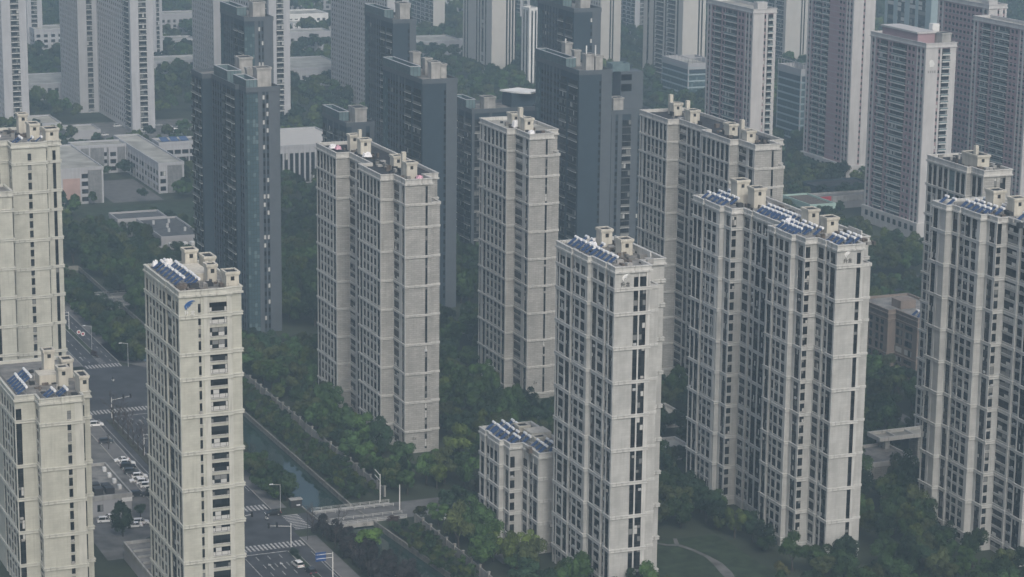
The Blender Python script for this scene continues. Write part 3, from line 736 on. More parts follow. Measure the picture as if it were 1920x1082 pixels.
swoosh(TW['E'], 2.2, 81.4, 1.25, 'emblem'); on_gable(TW['E'], 'lettering', text_mesh('升 龙', 1.15, MT['emblemw'], .08), 2.3, 78.95)
swoosh(TW['D'], 2.6, 83.9, 1.05, 'emblemw'); on_gable(TW['D'], 'lettering', text_mesh('升龙', 1.25, MT['letterd'], .08), 2.6, 81.55)
swoosh(TW['F'], 2.9, 83.7, 1.05, 'emblemw'); on_gable(TW['F'], 'lettering', text_mesh('升龙', 1.25, MT['letterd'], .08), 2.9, 81.3)
on_gable(TW['C'], 'building_number', text_mesh('1', 1.5, MT['letterd'], .05), 2.4, 4.2); on_gable(TW['C'], 'building_number', text_mesh('#', .7, MT['letterd'], .05), 3.1, 4.25)
on_gable(TW['B'], 'building_number', text_mesh('2', 1.5, MT['letterd'], .05), 2.4, 5.2); on_gable(TW['B'], 'building_number', text_mesh('#', .7, MT['letterd'], .05), 3.2, 5.25)
for k, u, z in (('F', 4.4, 5.0), ('T', 3.2, 7.0)):
    T = TW[k]; b = MB(); b.box(u, u + .9, -.25, -.10, z, z + 1.3, 0); b.build('number_plate', MT['letterd'], T.root)
    b = MB(); b.box(u + .15, u + .75, -.30, -.24, z + .15, z + 1.15, 0); b.build('plate_face', MT['white'], T.root)
# ---------------------------------------------------------------- blue-grey slate towers
SG = 'x8.4 w1 y4.4'
def slate_tower(key, label, o, az, W_, L_, top, left, gable=SG, cap=200, group=None, glassbox=True, detail=1):
    T = TW[key] = Tower('slate_tower', label, o, az, [(0, L_, left), (0, 0, gable), (W_, 0, ''), (W_, L_, '')], top, 'slate', 'slate2', 2.0 + (top - 6) % 3, bands=(), detail=detail, cap=cap,
                        deck=1.2, roof='roofgrey', alt='slate2', style='slate', cornice=False, proud=.10, wins=(1.8, .8))
    if glassbox:
        b = MB(); v0, v1 = L_ * .30, L_ - .3; n = round((v1 - v0) / 1.5)
        P = [(-.15, v0), (4.2, v0), (4.2, v1), (-.15, v1)]
        b.ring(P, offset(P, -.3), top - .6, top + 3.0, 0); r = b.build('glazed_screen', MT['cur2'], T.root)
        b = MB()
        for i in range(n + 1):
            v = v0 + (v1 - v0) * i / n; b.box(-.24, -.15, v - .06, v + .06, top - .6, top + 3, 0)
        for i in range(4): b.box(4.2 * i / 3 - .15, 4.2 * i / 3 - .03, v0 - .08, v0, top - .6, top + 3, 0)
        b.box(-.24, -.14, v0, v1, top + 1.2, top + 1.32, 0); b.ring(offset(P, .1), offset(P, -.4), top + 3.0, top + 3.2, 1)
        b.build('mullions', [MT['frame'], MT['metal']], r)
    return T
S2L = 'g4.5 w1.8 y.6 w1.6 y.6 w1.8 y.6 w1.8 y1.4 w1.8 y.6 w1.8 y.8 b5 x2 b6.5 x1'
T = TW['S1'] = Tower('slate_tower', 'dark slate tower with a teal glass corner behind the blue-emblem tower', (-95.4, 858.0), 67, [
    (-5, 54, 'b4 y.6 b4 y.6 b3 x1.5'), (-5, 39.5, 'x1'), (-1.4, 39.5, 'y1 w2 y.8 w2 y1 w2 y.8 w2 y1.5 b4.5 y.6 b4.5 y.6 b4 x1.2'), (-1.4, 8.6, 'x1'),
    (0, 8.6, 'w1.8 y.8 w1.8 y.8 G2.8'), (0, 0, 'g4.3 y1.6 w.9 y.5 w.9 y4.2'), (12.4, 0, ''), (12.4, 54, '')],
    90.1, 'slate', 'slate2', 84.6, detail=1, cap=300, deck=1.2, alt='slate2', style='slate', cornice=False, proud=.10, wins=(1.7, .8))
for i, (v0, v1, dz) in enumerate(((.1, 15.5, 2.6), (20, 37, 3.4))):
    b = MB(); P = [(-1.2 if i else -.1, v0), (4.2, v0), (4.2, v1), (-1.2 if i else -.1, v1)]
    b.ring(P, offset(P, -.3), 89.0, 90.1 + dz, 0); r = b.build('glazed_screen', MT['cur2'], T.root)
    b = MB()
    for j in range(11): vv = v0 + (v1 - v0) * j / 10; b.box(P[0][0] - .09, P[0][0], vv - .06, vv + .06, 89.0, 90.1 + dz, 0)
    for j in range(4): b.box(P[0][0] + j * 1.35, P[0][0] + j * 1.35 + .1, v0 - .08, v0, 89.0, 90.1 + dz, 0)
    b.box(P[0][0] - .09, P[0][0], v0, v1, 90.1 + dz * .45, 90.2 + dz * .45, 0); b.ring(offset(P, .1), offset(P, -.4), 90.1 + dz, 90.3 + dz, 1)
    b.build('mullions', [MT['frame'], MT['metal']], r)
T.house(6.5, 11.8, 8, 13, 5.5, 'concrete', door=False); T.house(6.5, 11.5, 30, 36, 6.5, 'concrete', door=False); T.house(5.2, 7, 16, 19, 4.5, 'concrete', door=False)
T = slate_tower('S2', 'dark slate tower with a long glazed roof screen behind the 1# stone tower', (-34.1, 898.0), 67, 13.8, 43.4, 88.2, S2L)
T.house(6.5, 10, 8, 12, 5, 'concrete', door=False); T.house(10.5, 13, 9, 12, 4, 'concrete', door=False); T.house(6, 9, 26, 30, 6.5, 'concrete', door=False); T.house(7.8, 10.6, 18, 21, 5.2, 'concrete', door=False)
T = slate_tower('S3', 'dark slate tower with three white roof masts right of the 2# stone tower', (25.0, 927.8), 69, 13.6, 45.7, 88.2, S2L)
T.house(5.6, 9, 7, 11, 5, 'concrete', door=False); T.house(10, 13, 8, 12, 4.2, 'concrete', door=False); T.house(6, 8.6, 20, 23, 5, 'concrete', door=False); T.house(7, 10, 32, 36, 6.5, 'concrete', door=False)
for (u, v) in ((6.5, 9), (10.5, 9.5), (7.5, 33)):
    b = MB(); b.tube((u, v, 88), (u, v, 96.5), .28, n=8); b.build('mast', MT['white'], T.root)
T = slate_tower('S1b', 'farther slate tower peeping over the teal-cornered one', (-114.6, 1027.3), 67, 12.6, 36.3, 96.0, S2L, 'g4.3 y1.6 w.9 y.5 w.9 y4.2', cap=60); T.house(5.6, 11, 6, 12, 5.5, 'concrete', door=False)
T = slate_tower('S2b', 'farther slate tower with a roof house standing behind the glazed-screen tower', (-52.2, 1038.5), 67, 10.5, 36, 94.5, S2L, 'x6.8 w1 y3', cap=60); T.house(5, 9.5, 5, 11, 6, 'concrete', door=False)
T = slate_tower('S3b', 'farther slate tower whose roof touches the top edge, behind the masted one', (25.5, 1048.7), 69, 12.6, 43, 99.0, S2L, cap=60); T.house(5, 9.5, 5, 11, 5, 'concrete', door=False)
T = slate_tower('S4', 'mid-height slate block with a pale curved roof canopy behind the 2# tower', (-17.2, 988.9), 67, 30, 22, 63.5, 'b6 y1 b6 y1 b6 x1', 'y1 b6 y1 b6 y1 b6 x6', cap=60, glassbox=True)
T.house(7, 12, 4, 9, 4, 'concrete', door=False)
b = MB()
N = 16; pr = None
for i in range(N + 1):
    t = i / N; a = (18 + 9 * t - 0, 2 + 12 * (1 - t) ** 2); c = (a[0] + 10, a[1] + 4 + 3 * t)
    if pr:
        (pa, pc) = pr
        for z, fl in ((69.0, 1), (68.4, 0)):
            q = [(pa[0], pa[1], z), (a[0], a[1], z), (c[0], c[1], z), (pc[0], pc[1], z)]; b.face(q if fl else q[::-1], 0)
        b.face([(pa[0], pa[1], 68.4), (a[0], a[1], 68.4), (a[0], a[1], 69), (pa[0], pa[1], 69)], 0)
    pr = (a, c)
b.box(20, 33, 6, 16, 62.5, 68.4, 1); b.build('roof_canopy', [MT['white'], MT['slate']], T.root)
T = slate_tower('S5', 'small slate block with glazed screen behind the 1# tower roof', (-67.5, 970.0), 67, 11.9, 30.5, 60.3, 'b4 y1 b4 y1 b4 y1 b5 x1', 'x2 y6 w1.6 y2', cap=40); T.house(5, 10, 4, 12, 5, 'concrete', door=False)
T = slate_tower('S6', 'grey slate block with paired balconies beside the masted slate tower', (39.7, 977.3), 69, 17, 16, 65.5, 'x6', 'y1.5 w1 y1.6 b3.4 y2.6 w.7 y4', cap=40, glassbox=False); T.house(1.5, 6, 2, 7, 4.5, 'concrete', door=False)
T.box('tower_head', 6.8, 16.8, 7, 15.8, 64, 80, 'slate2'); b = MB(); b.box(7.0, 11.6, 6.9, 7.0, 72, 75, 0); b.box(7.0, 11.6, 6.9, 7.0, 76.5, 79, 0); b.build('window', MT['gl1'], T.root)
b = MB(); P = [(3.8, 8.8), (11.5, 8.8), (11.5, 15.6), (3.8, 15.6)]; b.ring(P, offset(P, -.5), 80, 83.2, 0); b.build('glazed_screen', MT['cur2'], T.root)
# ---------------------------------------------------------------- glass offices
def office(key, label, o, az, W_, L_, top):
    T = TW[key] = Tower('office_block', label, o, az, [(0, L_, 'y.6 ' + 'g3 ' * max(2, round(L_ / 3.2)) + 'y.6'), (0, 0, 'y.5 ' + 'g3 ' * max(2, round(W_ / 3.2)) + 'y.5'), (W_, 0, ''), (W_, L_, '')],
        top, 'slate', 'ribd', 2.0, fh=3.9, bands=[2.0 + 3.9 * i for i in range(int(top / 3.9))], detail=1, cap=150, deck=3.2, alt='ribd', cornice=False, proud=.15, band=(.12, .9), bandmat='teal', cat='office block', roof='rooflight')
    b = MB()
    for (p, q) in (((0, L_), (0, 0)), ((0, 0), (W_, 0))):
        n = 8
        for i in range(n + 1):
            x, y = p[0] + (q[0] - p[0]) * i / n, p[1] + (q[1] - p[1]) * i / n; b.box(x - .15, x + .15, y - .15, y + .15, top, top + 3, 0)
        b.box(min(p[0], q[0]) - .2, max(p[0], q[0]) + .2, min(p[1], q[1]) - .2, max(p[1], q[1]) + .2, top + 3, top + 3.4, 0)
    b.build('roof_frame', MT['ribd'], T.root)
    return T
office('O1', 'teal glass office block in front of the far ribbed towers', (104.1, 1447.0), 69, 22, 37.9, 24)
office('O2', 'teal glass office block between two mauve towers', (154.8, 1303.9), 69, 10, 27.0, 40)
# ---------------------------------------------------------------- mauve towers
PLF = 'p1 w1.4 p1 x.8 w1.4 x.8 b5 x1 w1.4 x.8 b9 x1 w1.5 x1 w1.5 x1.4 p.6 w1.5 p1 w1.5 p1'
PLD = 'p1 w1.4 p1 x.8 w1.4 x.8 b5 x1.2 b5 x.8 y6 x1 w1.5 x1 w1.5 x1.4 p.6 w1.5 p1 w1.5 p1'
PLG = 'p1 w1.4 p1 ' + 'x.8 w1.4 ' * 9 + 'x.8 w1.5 p1 w1.5 p1'
def mauve(key, label, o, W_, L_, top, left, gable='p5.8 w.9 p.9 b3.8 p3', cap=0, az=68):
    T = TW[key] = Tower('mauve_tower', label, o, az, [(0, L_, left), (0, 0, gable), (W_, 0, ''), (W_, L_, '')], top, 'mauve', 'pwhite', 2.6 + (top - 8) % 3.0, bands=[4 + 3.0 * i for i in range(int((top - 6) / 3))],
        detail=1, cap=cap, deck=1.2, style='glass', proud=.10, band=(.08, .16), bandmat='ribd', wins=(1.7, .8), roof='rooflight', alt='mauve')
    return T
T = mauve('P3', 'mauve and white tower with a white flame emblem and a glazed stair slot', (177.4, 1043.2), 14.9, 46.9, 86.3, PLF, cap=300)
T.box('roof_crown', .3, 9, 8, 38, 85, 89.5, 'mauve'); T.box('crown_coping', -.3, 9.5, 7.5, 38.5, 89.5, 90.3, 'pwhite'); T.house(9.5, 14, 3, 9, 3.5, 'concrete', door=False); T.box('roof_tank', 10, 13.5, 12, 15, 85, 93, 'white')
b = MB(); s_ = 1.5
fl = [(-.6, -1), (.6, -1), (.75, -.45), (1, -.3), (.75, .35), (.4, .9), (-.2, 1.1), (-.7, .8), (-.85, .2), (-.7, -.35)]
b.face([(2.9 + x * s_, -.24, 77.5 + z * s_) for x, z in fl], 0); b.build('emblem', MT['white'], T.root)
b = MB()
for i in range(4):                                                       # four small characters, too far off to read
    x = 1.1 + i * 1.05; b.box(x, x + .75, -.26, -.18, 74.1, 74.3, 0); b.box(x + .28, x + .46, -.26, -.18, 73.4, 74.1, 0); b.box(x + .05, x + .7, -.26, -.18, 73.4, 73.55, 0)
b.build('lettering', MT['letterd'], T.root)
T = mauve('P1', 'mauve and white tower in front of the teal glass offices', (109.3, 1112.3), 11.7, 47.2, 92.8, PLF, gable='p5.5 w.9 p1 b2.6 p1.6'); T.box('roof_tank', 3, 8, 2, 6, 91.5, 95.5, 'pwhite')
T = mauve('P2', 'mauve tower with a wide blank mauve panel, left of the flame-emblem tower', (166, 1190), 12, 46, 112, PLD, gable='p4.6 w.9 p5')
T = mauve('P4', 'mauve tower with a close grid of windows behind the flame-emblem tower', (229.5, 1176.7), 10, 46, 89.3, PLG, gable='p4.4 w.9 p2 w.9 p1'); T.box('roof_tank', 1, 6, 2, 8, 88, 91, 'pwhite')
T = mauve('P5', 'mauve tower cut by the right edge above the stone towers', (232.2, 1094.3), 9, 46, 88.3, PLF)
# low white podium under two of them
for k in ('P2', 'P3'):
    T = TW[k]; L_ = 46
    b = MB(); b.box(-1.2, 14, -1.0, L_ + 1, 0, 7.4, 0, bottom=False); b.build('podium', MT['pwhite'], T.root)
    for i in range(9): b = MB(); b.box(-1.3, -1.18, 2 + i * 4.9, 4.4 + i * 4.9, 3.4, 5.8, 0); b.build('window', MT['gl1'], T.root)
# ---------------------------------------------------------------- pale ribbed towers far behind
def ribs(n, w=.9, p=.75): return ('p%.2f w%.2f ' % (p, w)) * n + 'p%.2f' % p
def far(key, label, o, W_, L_, top, left, gable, wall='rib', trim='rib', alt='rib', extra=None, az=67):
    spec = [(0, L_, left), (0, 0, gable), (W_, 0, ''), (W_, L_, '')]
    if extra: spec = extra
    return Tower('far_tower', label, o, az, spec, top, wall, trim, 2.0, bands=(), detail=1, cap=0, deck=1.2, alt=alt, style='plain', proud=.14, cornice=False, wins=(1.6, .8), roof='rooflight')
GB = 'y3.6 b3.4 y3.2'
far('R1', 'pale ribbed tower at the upper left corner', (-280.2, 1323.7), 13.5, 50, 112, ribs(12), GB)
far('R1b', 'distant pale tower just right of the upper left corner tower', (-331.2, 1647.0), 10.2, 40, 112, ribs(9), 'y2.4 b3.4 y3')
far('R2', 'broad pale tower with balcony strips above the school', (-208.3, 1313.3), 12.5, 80, 112, '', GB, extra=[
    (-11, 125, ribs(11)), (-11, 78, 'y5.0 b3.2'), (-3, 78, 'x4'), (0, 78, ribs(13, 1.6, 1.1) + ' b6 y2'), (0, 0, GB), (12.5, 0, ''), (12.5, 125, '')])
far('R2b', 'thin distant tower slice behind the school tower', (-237.1, 1589.5), 6, 26, 112, ribs(6), 'y2 b2 y2')
far('R3', 'broad pale tower behind the teal-cornered slate tower', (-136.2, 1342.1), 12.1, 79, 112, '', GB, extra=[
    (-9, 125, ribs(11)), (-9, 79, 'y4 b4'), (0, 79, ribs(13, 1.6, 1.1) + ' b6 y2'), (0, 0, GB), (12.1, 0, ''), (12.1, 125, '')])
far('R4', 'pale grid tower behind the glazed-screen slate tower', (-72.4, 1378), 12.9, 100, 112, ribs(24, 1.4, 1.2), GB)
far('R5', 'distant tower with balconies and one cream end wall at the top edge', (-59.4, 1758.4), 9, 42, 105, 'b4 y1 b4 y1 b4 y1 b4 y1 b4', 'y7', alt='fcream')
far('R6', 'pale tower with dark vertical ribs and a cream end wall', (-14.8, 1556.5), 17, 50, 112, 'y1 t1 y1 t1 y6 t1 y1 t1 y1 t1.6 y1 t1 y4', 'y8.6 t1 y.8 t1 y.8 t1 y.8 t1', alt='fcream', trim='fcream')
far('R7', 'short white ribbed tower slice behind the masted slate tower', (8.9, 1503.7), 6, 12, 50, 'y1 t1 y1 t1 y1', 'y1 t.9 y1 t.9 y1', alt='white', trim='white', wall='slate2')
far('R8', 'cream tower with paired dark slots behind the masted slate tower', (55.6, 1570.0), 14.2, 25, 112, ribs(6), 'y6 t1 y.8 t1 y5', alt='fcream', trim='fcream')
far('R9', 'cream tower with bundled ribs left of the mauve towers', (105.1, 1518.1), 15.8, 56, 112, 'y2.5 t1.4 y3 t1 y1 b5 y1 t1 y1 b5 y1 t1.2 y3', 'y10 t1 y1 t1 y2', alt='fcream', trim='fcream', wall='slate2')
far('R10', 'cream tower behind the second glass office', (180.0, 1612.5), 21, 26, 112, 'b3 y1 b3 y1', 'y10 t.9 y.9 t.9 y6', alt='fcream', trim='fcream', wall='slate2')
far('R11', 'teal ribbed tower between the mauve towers at the top edge', (256.9, 1500.1), 17.4, 54, 112, 'y1.4 t3 y2 t3.6 y2.4 t2.8 y1.4 t3.6 y2.6', 'y3 t3 y3', wall='teal', alt='teal', trim='teal')
far('R12', 'distant apartment tower in the gap beside the cream ribbed one', (86.9, 1762.6), 12, 28, 105, 'b4 y1 b4 y1 b4 y1 b4', 'y3 b3 y3')
far('R13', 'distant apartment tower sliver behind the white ribbed slice', (3.7, 1831.2), 8, 24, 105, 'b4 y1 b4 y1 b4', 'y2 b3 y2')
# ---------------------------------------------------------------- ground, canal, roads (all laid out in the site grid)
def lay(b, name, mats, parent=None, kind='structure'):
    o = b.build(name, mats, parent, rz=0 if parent is not None else SITE_RZ)
    if parent is None: tag(o, kind=kind)
    return o
RB = [(3000, 215), (620, 215), (555, 220), (480, 226), (-800, 320)]      # canal edges (t, s), right and left
LB = [(3000, 201), (620, 202), (555, 207), (480, 212), (-800, 306)]
CT = 960.0                                                                # the canal is culverted beyond this
b = MB()
b.face([(-4000, -800, 0), (LB[4][1], -800, 0), (LB[3][1], 480, 0), (LB[2][1], 555, 0), (LB[1][1], 620, 0), (201, CT, 0), (201, 5600, 0), (-4000, 5600, 0)], 0)
b.face([(RB[4][1], -800, 0), (4000, -800, 0), (4000, 5600, 0), (215, 5600, 0), (215, CT, 0), (RB[1][1], 620, 0), (RB[2][1], 555, 0), (RB[3][1], 480, 0)], 0)
b.face([(201, CT, 0), (215, CT, 0), (215, 5600, 0), (201, 5600, 0)], 0)
lay(b, 'ground', [MT['earth']])
b = MB(); b.face([(195, -800, -1.3), (340, -800, -1.3), (340, 480, -1.3), (240, 700, -1.3), (225, CT, -1.3), (195, CT, -1.3)], 0); lay(b, 'water', [MT['water']])
for nm, E_, sg in (('right', RB, 1), ('left', LB, -1)):
    b = MB()
    for (t0, s0), (t1, s1) in zip(E_, E_[1:]):
        t0 = min(t0, CT)
        P = [(s0, t0), (s1, t1), (s1 + sg * .45, t1), (s0 + sg * .45, t0)]
        for q in (P if sg < 0 else P[::-1],): b.prism(q, -2, .28, 0)
    lay(b, 'embankment_' + nm, [MT['bank']])
b = MB(); b.box(201, 215, CT - .5, CT + .5, -2, .6, 0); lay(b, 'embankment_end', [MT['bank']])
def rect(name, s0, s1, t0, t1, z, m): b = MB(); b.face([(s0, t0, z), (s1, t0, z), (s1, t1, z), (s0, t1, z)], 0); return lay(b, name, [MT[m]])
road = rect('road', 168, 193, 200, 744, .012, 'asphalt')
rect('road_north', 180, 193, 797, 1060, .012, 'asphalt')
b = MB(); b.face([(60, 744, .012), (201, 744, .012), (201, 797, .012), (60, 797, .012)], 0); lay(b, 'road_crossing', [MT['asphalt']])
rect('road_bridge_approach', 193, 203, 606, 620, .014, 'asphalt')
rect('road_bridge_drive', 225.5, 252, 606, 620, .014, 'asphalt2'); rect('road_gate_drive', 236, 246, 560, 606, .013, 'asphalt2')
rect('road_estate', 440, 760, 806, 828, .012, 'asphalt')
rect('road_far', 240, 620, 1240, 1250, .012, 'asphalt2')
rect('parking_lot', 140, 168, 600, 742, .006, 'asphalt2')
rect('parking_lot_far', 286, 362, 1262, 1330, .006, 'asphalt2')
rect('school_yard', 230, 345, 1040, 1200, .005, 'earth')
rect('school_path', 262, 286, 1092, 1150, .010, 'pave')
rect('lawn', 262, 300, 505, 562, .006, 'grass')
rect('lawn_school', 240, 330, 1030, 1085, .009, 'grass')
rect('pavement_right_north', 193, 197.5, 803, 1060, .13, 'pave'); rect('pavement_right', 193, 197.5, 626, 738, .13, 'pave'); rect('pavement_right_near', 193, 197.5, 300, 600, .13, 'pave')
rect('pavement_left', 163.5, 168, 600, 738, .13, 'pave'); rect('pavement_left_north', 175, 180, 801, 1060, .13, 'pave')
b = MB()                                                                  # rounded paved corners at the far junction
for cs, ct, a0 in ((201, 797, 180),):
    pts = [(cs, ct)] + [(cs + 8 * math.cos(R(a0 + i * 9)) * 1.0, ct + 8 + 8 * math.sin(R(a0 + i * 9)) - 0) for i in range(0, 1)]
b.face([(193, 803, .13), (201, 790, .13), (201, 830, .13), (197.5, 830, .13), (193, 830, .13)], 0); b.face([(193, 738, .13), (193, 715, .13), (201, 715, .13), (201, 744, .13)], 0); lay(b, 'pavement_corner', [MT['pave']])
b = MB()
for (s0, s1, t0, t1) in ((192.85, 193.05, 803, 1060), (192.85, 193.05, 626, 738), (192.85, 193.05, 300, 600), (167.9, 168.1, 600, 738), (179.9, 180.1, 801, 1060), (163.3, 163.5, 600, 738)):
    b.box(s0, s1, t0, t1, 0, .15, 0)
lay(b, 'kerb', [MT['kerb']])
b = MB()
for (t0, t1) in ((300, 590), (640, 735), (812, 1060)):
    b.box(186.3, 188.3, t0, t1, 0, .16, 0)
lay(b, 'median_kerb', [MT['kerb']])
b = MB()
for (t0, t1) in ((300, 590), (640, 735), (812, 1060)): b.face([(186.5, t0 + .2, .2), (188.1, t0 + .2, .2), (188.1, t1 - .2, .2), (186.5, t1 - .2, .2)], 0)
lay(b, 'median_planting', [MT['grass']])
b = MB(); b.box(171.6, 173.6, 610, 732, 0, .16, 0); lay(b, 'tree_median', [MT['soil']])
# painted markings
def stripe_mesh(w, l):
    b = MB(); b.face([(-w / 2, -l / 2, 0), (w / 2, -l / 2, 0), (w / 2, l / 2, 0), (-w / 2, l / 2, 0)], 0); return b.mesh('stripe', [MT['paint']])
ST1, ST2, DASH, STOPL = stripe_mesh(.55, 4.6), stripe_mesh(4.6, .55), stripe_mesh(.18, 3.0), stripe_mesh(11, .4)
def mark(me, s, t, nm='stripe', rz=0.0): return link(nm, me, road, (s, t, .026), rz)
for s in np.arange(181, 192.6, 1.15): mark(ST1, s, 799.4)
for s in np.arange(169, 192.6, 1.15): mark(ST1, s, 742)
for s in np.arange(169, 192.6, 1.15): mark(ST1, s, 595.5)
for s in np.arange(169, 192.6, 1.15): mark(ST1, s, 629)
for t in np.arange(607.2, 619.4, 1.35): mark(ST2, 196.3, t)
for t in np.arange(470, 588, 6.5):
    for s in (177, 180.2, 183.4): mark(DASH, s, t, 'lane_dash')
for t in np.arange(640, 736, 6.5):
    for s in (176.5, 179.5, 183.4): mark(DASH, s, t, 'lane_dash')
for t in np.arange(806, 900, 6.5): mark(DASH, 183.3, t, 'lane_dash'); mark(DASH, 190.8, t, 'lane_dash')
mark(STOPL, 180.6, 590.5, 'stop_line'); mark(STOPL, 180.6, 735.5, 'stop_line')
for k in range(6): mark(stripe_mesh(2.2, .35), 187.3, 803.2 + k * 1.4, 'hatch_line')
b = MB()                                                                  # straight and turn arrows
for (s, t) in ((178.6, 580), (181.8, 580), (185, 580), (178, 727), (181.5, 727), (184.8, 727), (182, 812)):
    b.face([(s - .12, t - 3, .026), (s + .12, t - 3, .026), (s + .12, t + 1, .026), (s - .12, t + 1, .026)], 0)
    b.face([(s - .5, t + 1, .026), (s + .5, t + 1, .026), (s, t + 2.6, .026)], 0)
b.build('lane_arrows', MT['paint'], road)
for s in (169.5, 174, 192.2):
    b = MB(); b.face([(s - .08, 300, .025), (s + .08, 300, .025), (s + .08, 588, .025), (s - .08, 588, .025)], 0); b.face([(s - .08, 645, .025), (s + .08, 645, .025), (s + .08, 734, .025), (s - .08, 734, .025)], 0); b.build('edge_line', MT['paint'], road)
# winding garden path by the lawn
b = MB(); pth = [(280, 566), (281, 561.5), (283.5, 558.4), (286.3, 557.3), (288.2, 552), (289.2, 546), (289.2, 540), (288, 533), (286.5, 526)]
wd = [.6, .6, .6, .7, .6, .7, 1.3, 1.6, 1.0]
for i in range(len(pth) - 1):
    (s0, t0), (s1, t1) = pth[i], pth[i + 1]; L = math.hypot(s1 - s0, t1 - t0); nx, ny = -(t1 - t0) / L, (s1 - s0) / L
    b.face([(s0 - nx * wd[i], t0 - ny * wd[i], .02), (s0 + nx * wd[i], t0 + ny * wd[i], .02), (s1 + nx * wd[i + 1], t1 + ny * wd[i + 1], .02), (s1 - nx * wd[i + 1], t1 - ny * wd[i + 1], .02)], 0)
b.face([(286.5, 557, .022), (288.4, 562.5, .022), (287.4, 562.8, .022), (285.6, 558, .022)], 0); lay(b, 'garden_path', [MT['asphalt2']])
b = MB(); b.face([(408, 634, .02), (413, 634, .02), (414.5, 660, .02), (410, 660, .02)], 0); lay(b, 'estate_path', [MT['pave']])
# ---------------------------------------------------------------- bridges
def thing(name, label, cat, s, t, group=None, rz=0.0):
    e = empty(name, site(s, t), SITE_RZ + rz); return tag(e, label, cat, group)
def bridge(label, s0, s1, t0, t1, rails):
    r = thing('bridge', label, 'bridge', s0, t0)
    b = MB(); b.box(0, s1 - s0, 0, t1 - t0, -1.0, .20, 0); b.build('deck', MT['concrete'], r)
    b = MB(); b.face([(0, 1.6, .212), (s1 - s0, 1.6, .212), (s1 - s0, t1 - t0 - 1.6, .212), (0, t1 - t0 - 1.6, .212)], 0); b.build('roadway', MT['asphalt2'], r)
    for f in (.33, .67):
        b = MB(); b.box((s1 - s0) * f - .5, (s1 - s0) * f + .5, .6, t1 - t0 - .6, -2.5, -1.0, 0); b.build('pier', MT['concrete'], r)
    for rt_ in rails:
        b = MB(); n = 8
        for hh in (.45, .8): b.tube((0, rt_, .2 + hh), (s1 - s0, rt_, .2 + hh), .055, n=4)
        for i in range(n + 1): x = (s1 - s0) * i / n; b.box(x - .06, x + .06, rt_ - .06, rt_ + .06, .2, 1.0, 0)
        b.build('railing', MT['wframe'], r)
    return r
bridge('pale road bridge over the canal beside the near junction', 203, 226, 605.5, 620.5, (.3, 4.0, 11.0, 14.7))
bridge('distant pale bridge crossing the canal by the left-edge tower', 196, 232, 886, 908, (.4, 4, 12, 21.6))
# ---------------------------------------------------------------- estate boundary wall, section by section
def wall_run(label, s, t0, t1, h=2.6, step=6.0):
    r = thing('boundary_wall', label, 'wall', s, t0); n = max(1, round((t1 - t0) / step)); L = (t1 - t0) / n
    m1 = MB(); m1.box(-.12, .12, .25, L - .25, 0, h, 0); pm = m1.mesh('panel', [MT['wallstone']])
    m2 = MB(); m2.box(-.28, .28, -.28, .28, 0, h + .5, 0); m2.box(-.38, .38, -.38, .38, h + .5, h + .68, 0); qm = m2.mesh('post', [MT['wallstone']])
    for i in range(n): link('panel', pm, r, (0, i * L, 0))
    for i in range(n + 1): link('post', qm, r, (0, i * L, 0))
wall_run('pale boundary wall with posts along the canal, beyond the bridge', 226.8, 626, 860)
wall_run('pale boundary wall with posts on the near side of the bridge', 226.8, 470, 601)
b = MB(); b.box(0, 90, -.15, .15, 0, 2.6, 0)
o = b.build('estate_wall', MT['wallstone'], None, site(232, 800), SITE_RZ); tag(o, 'low grey wall running behind the trees below the teal-cornered slate tower', 'wall')
# ---------------------------------------------------------------- low buildings
def low(name, label, s0, s1, t0, t1, h, left, front, wall, trim, alt=None, roof='rooflight', fh=3.6, cat='building', cap=120, detail=1, wins=(2.0, .8), deck=.8):
    o = site(s0, t0)
    return Tower(name, label, (o[0], o[1]), 67, [(0, t1 - t0, left), (0, 0, front), (s1 - s0, 0, ''), (s1 - s0, t1 - t0, '')], h, wall, trim, .6, fh=fh, detail=detail, cap=cap, deck=deck, roof=roof, alt=alt, cornice=False, proud=.10, wins=wins, cat=cat)
T = low('school_building', 'school block with a pink panel and weathered flat roof beside the left tower', 238, 258, 1094, 1160, 17.1, '', 'x9.8 W3 y6.4 p.8', 'rib', 'rib', 'schoolgrey')
T.box('pink_panel', 1.0, 9.0, -.32, -.12, 2, 12.2, 'pink'); T.box('lower_panel', .4, 9.6, -.26, -.11, 0, 1.9, 'concrete')
T = low('school_building', 'long school block with a grid of windows down its flank', 288, 300.2, 1108, 1196, 14.7, 'p.7 ' + 'W3 p.8 ' * 15 + 'W3 p.7', 'p.6 W2.6 p.7 y7 p.8', 'rib', 'rib', 'schoolgrey')
low('school_building', 'recessed school link block with scattered small windows', 262, 287.8, 1170, 1184, 14.4, '', 'x3 y4 p.8 y7 w1.4 y1 p.7 W3 p.7 y4 p.6', 'rib', 'rib', 'schoolgrey')
T = low('school_building', 'school classroom block with solar roof beside the slate tower', 303.5, 334, 1166, 1180, 14.7, 'p1 W3 p1', 'W3 p.6 ' * 7 + 'W3', 'rib', 'rib', 'schoolgrey')
for i in range(3): b = MB(); b.face([(2 + i * 5, 2, 14.6), (6 + i * 5, 2, 14.6), (6 + i * 5, 9, 15.8), (2 + i * 5, 9, 15.8)], 0); b.build('solar_panel', MT['panel'], T.root)
low('school_building', 'cream-roofed hall with vertical fins right of the teal-cornered tower', 345, 384, 1112, 1163, 19.0, '', 'p.5 t1 ' * 14 + 'p.5', 'rib', 'rib', 'schoolgrey', roof='fcream')
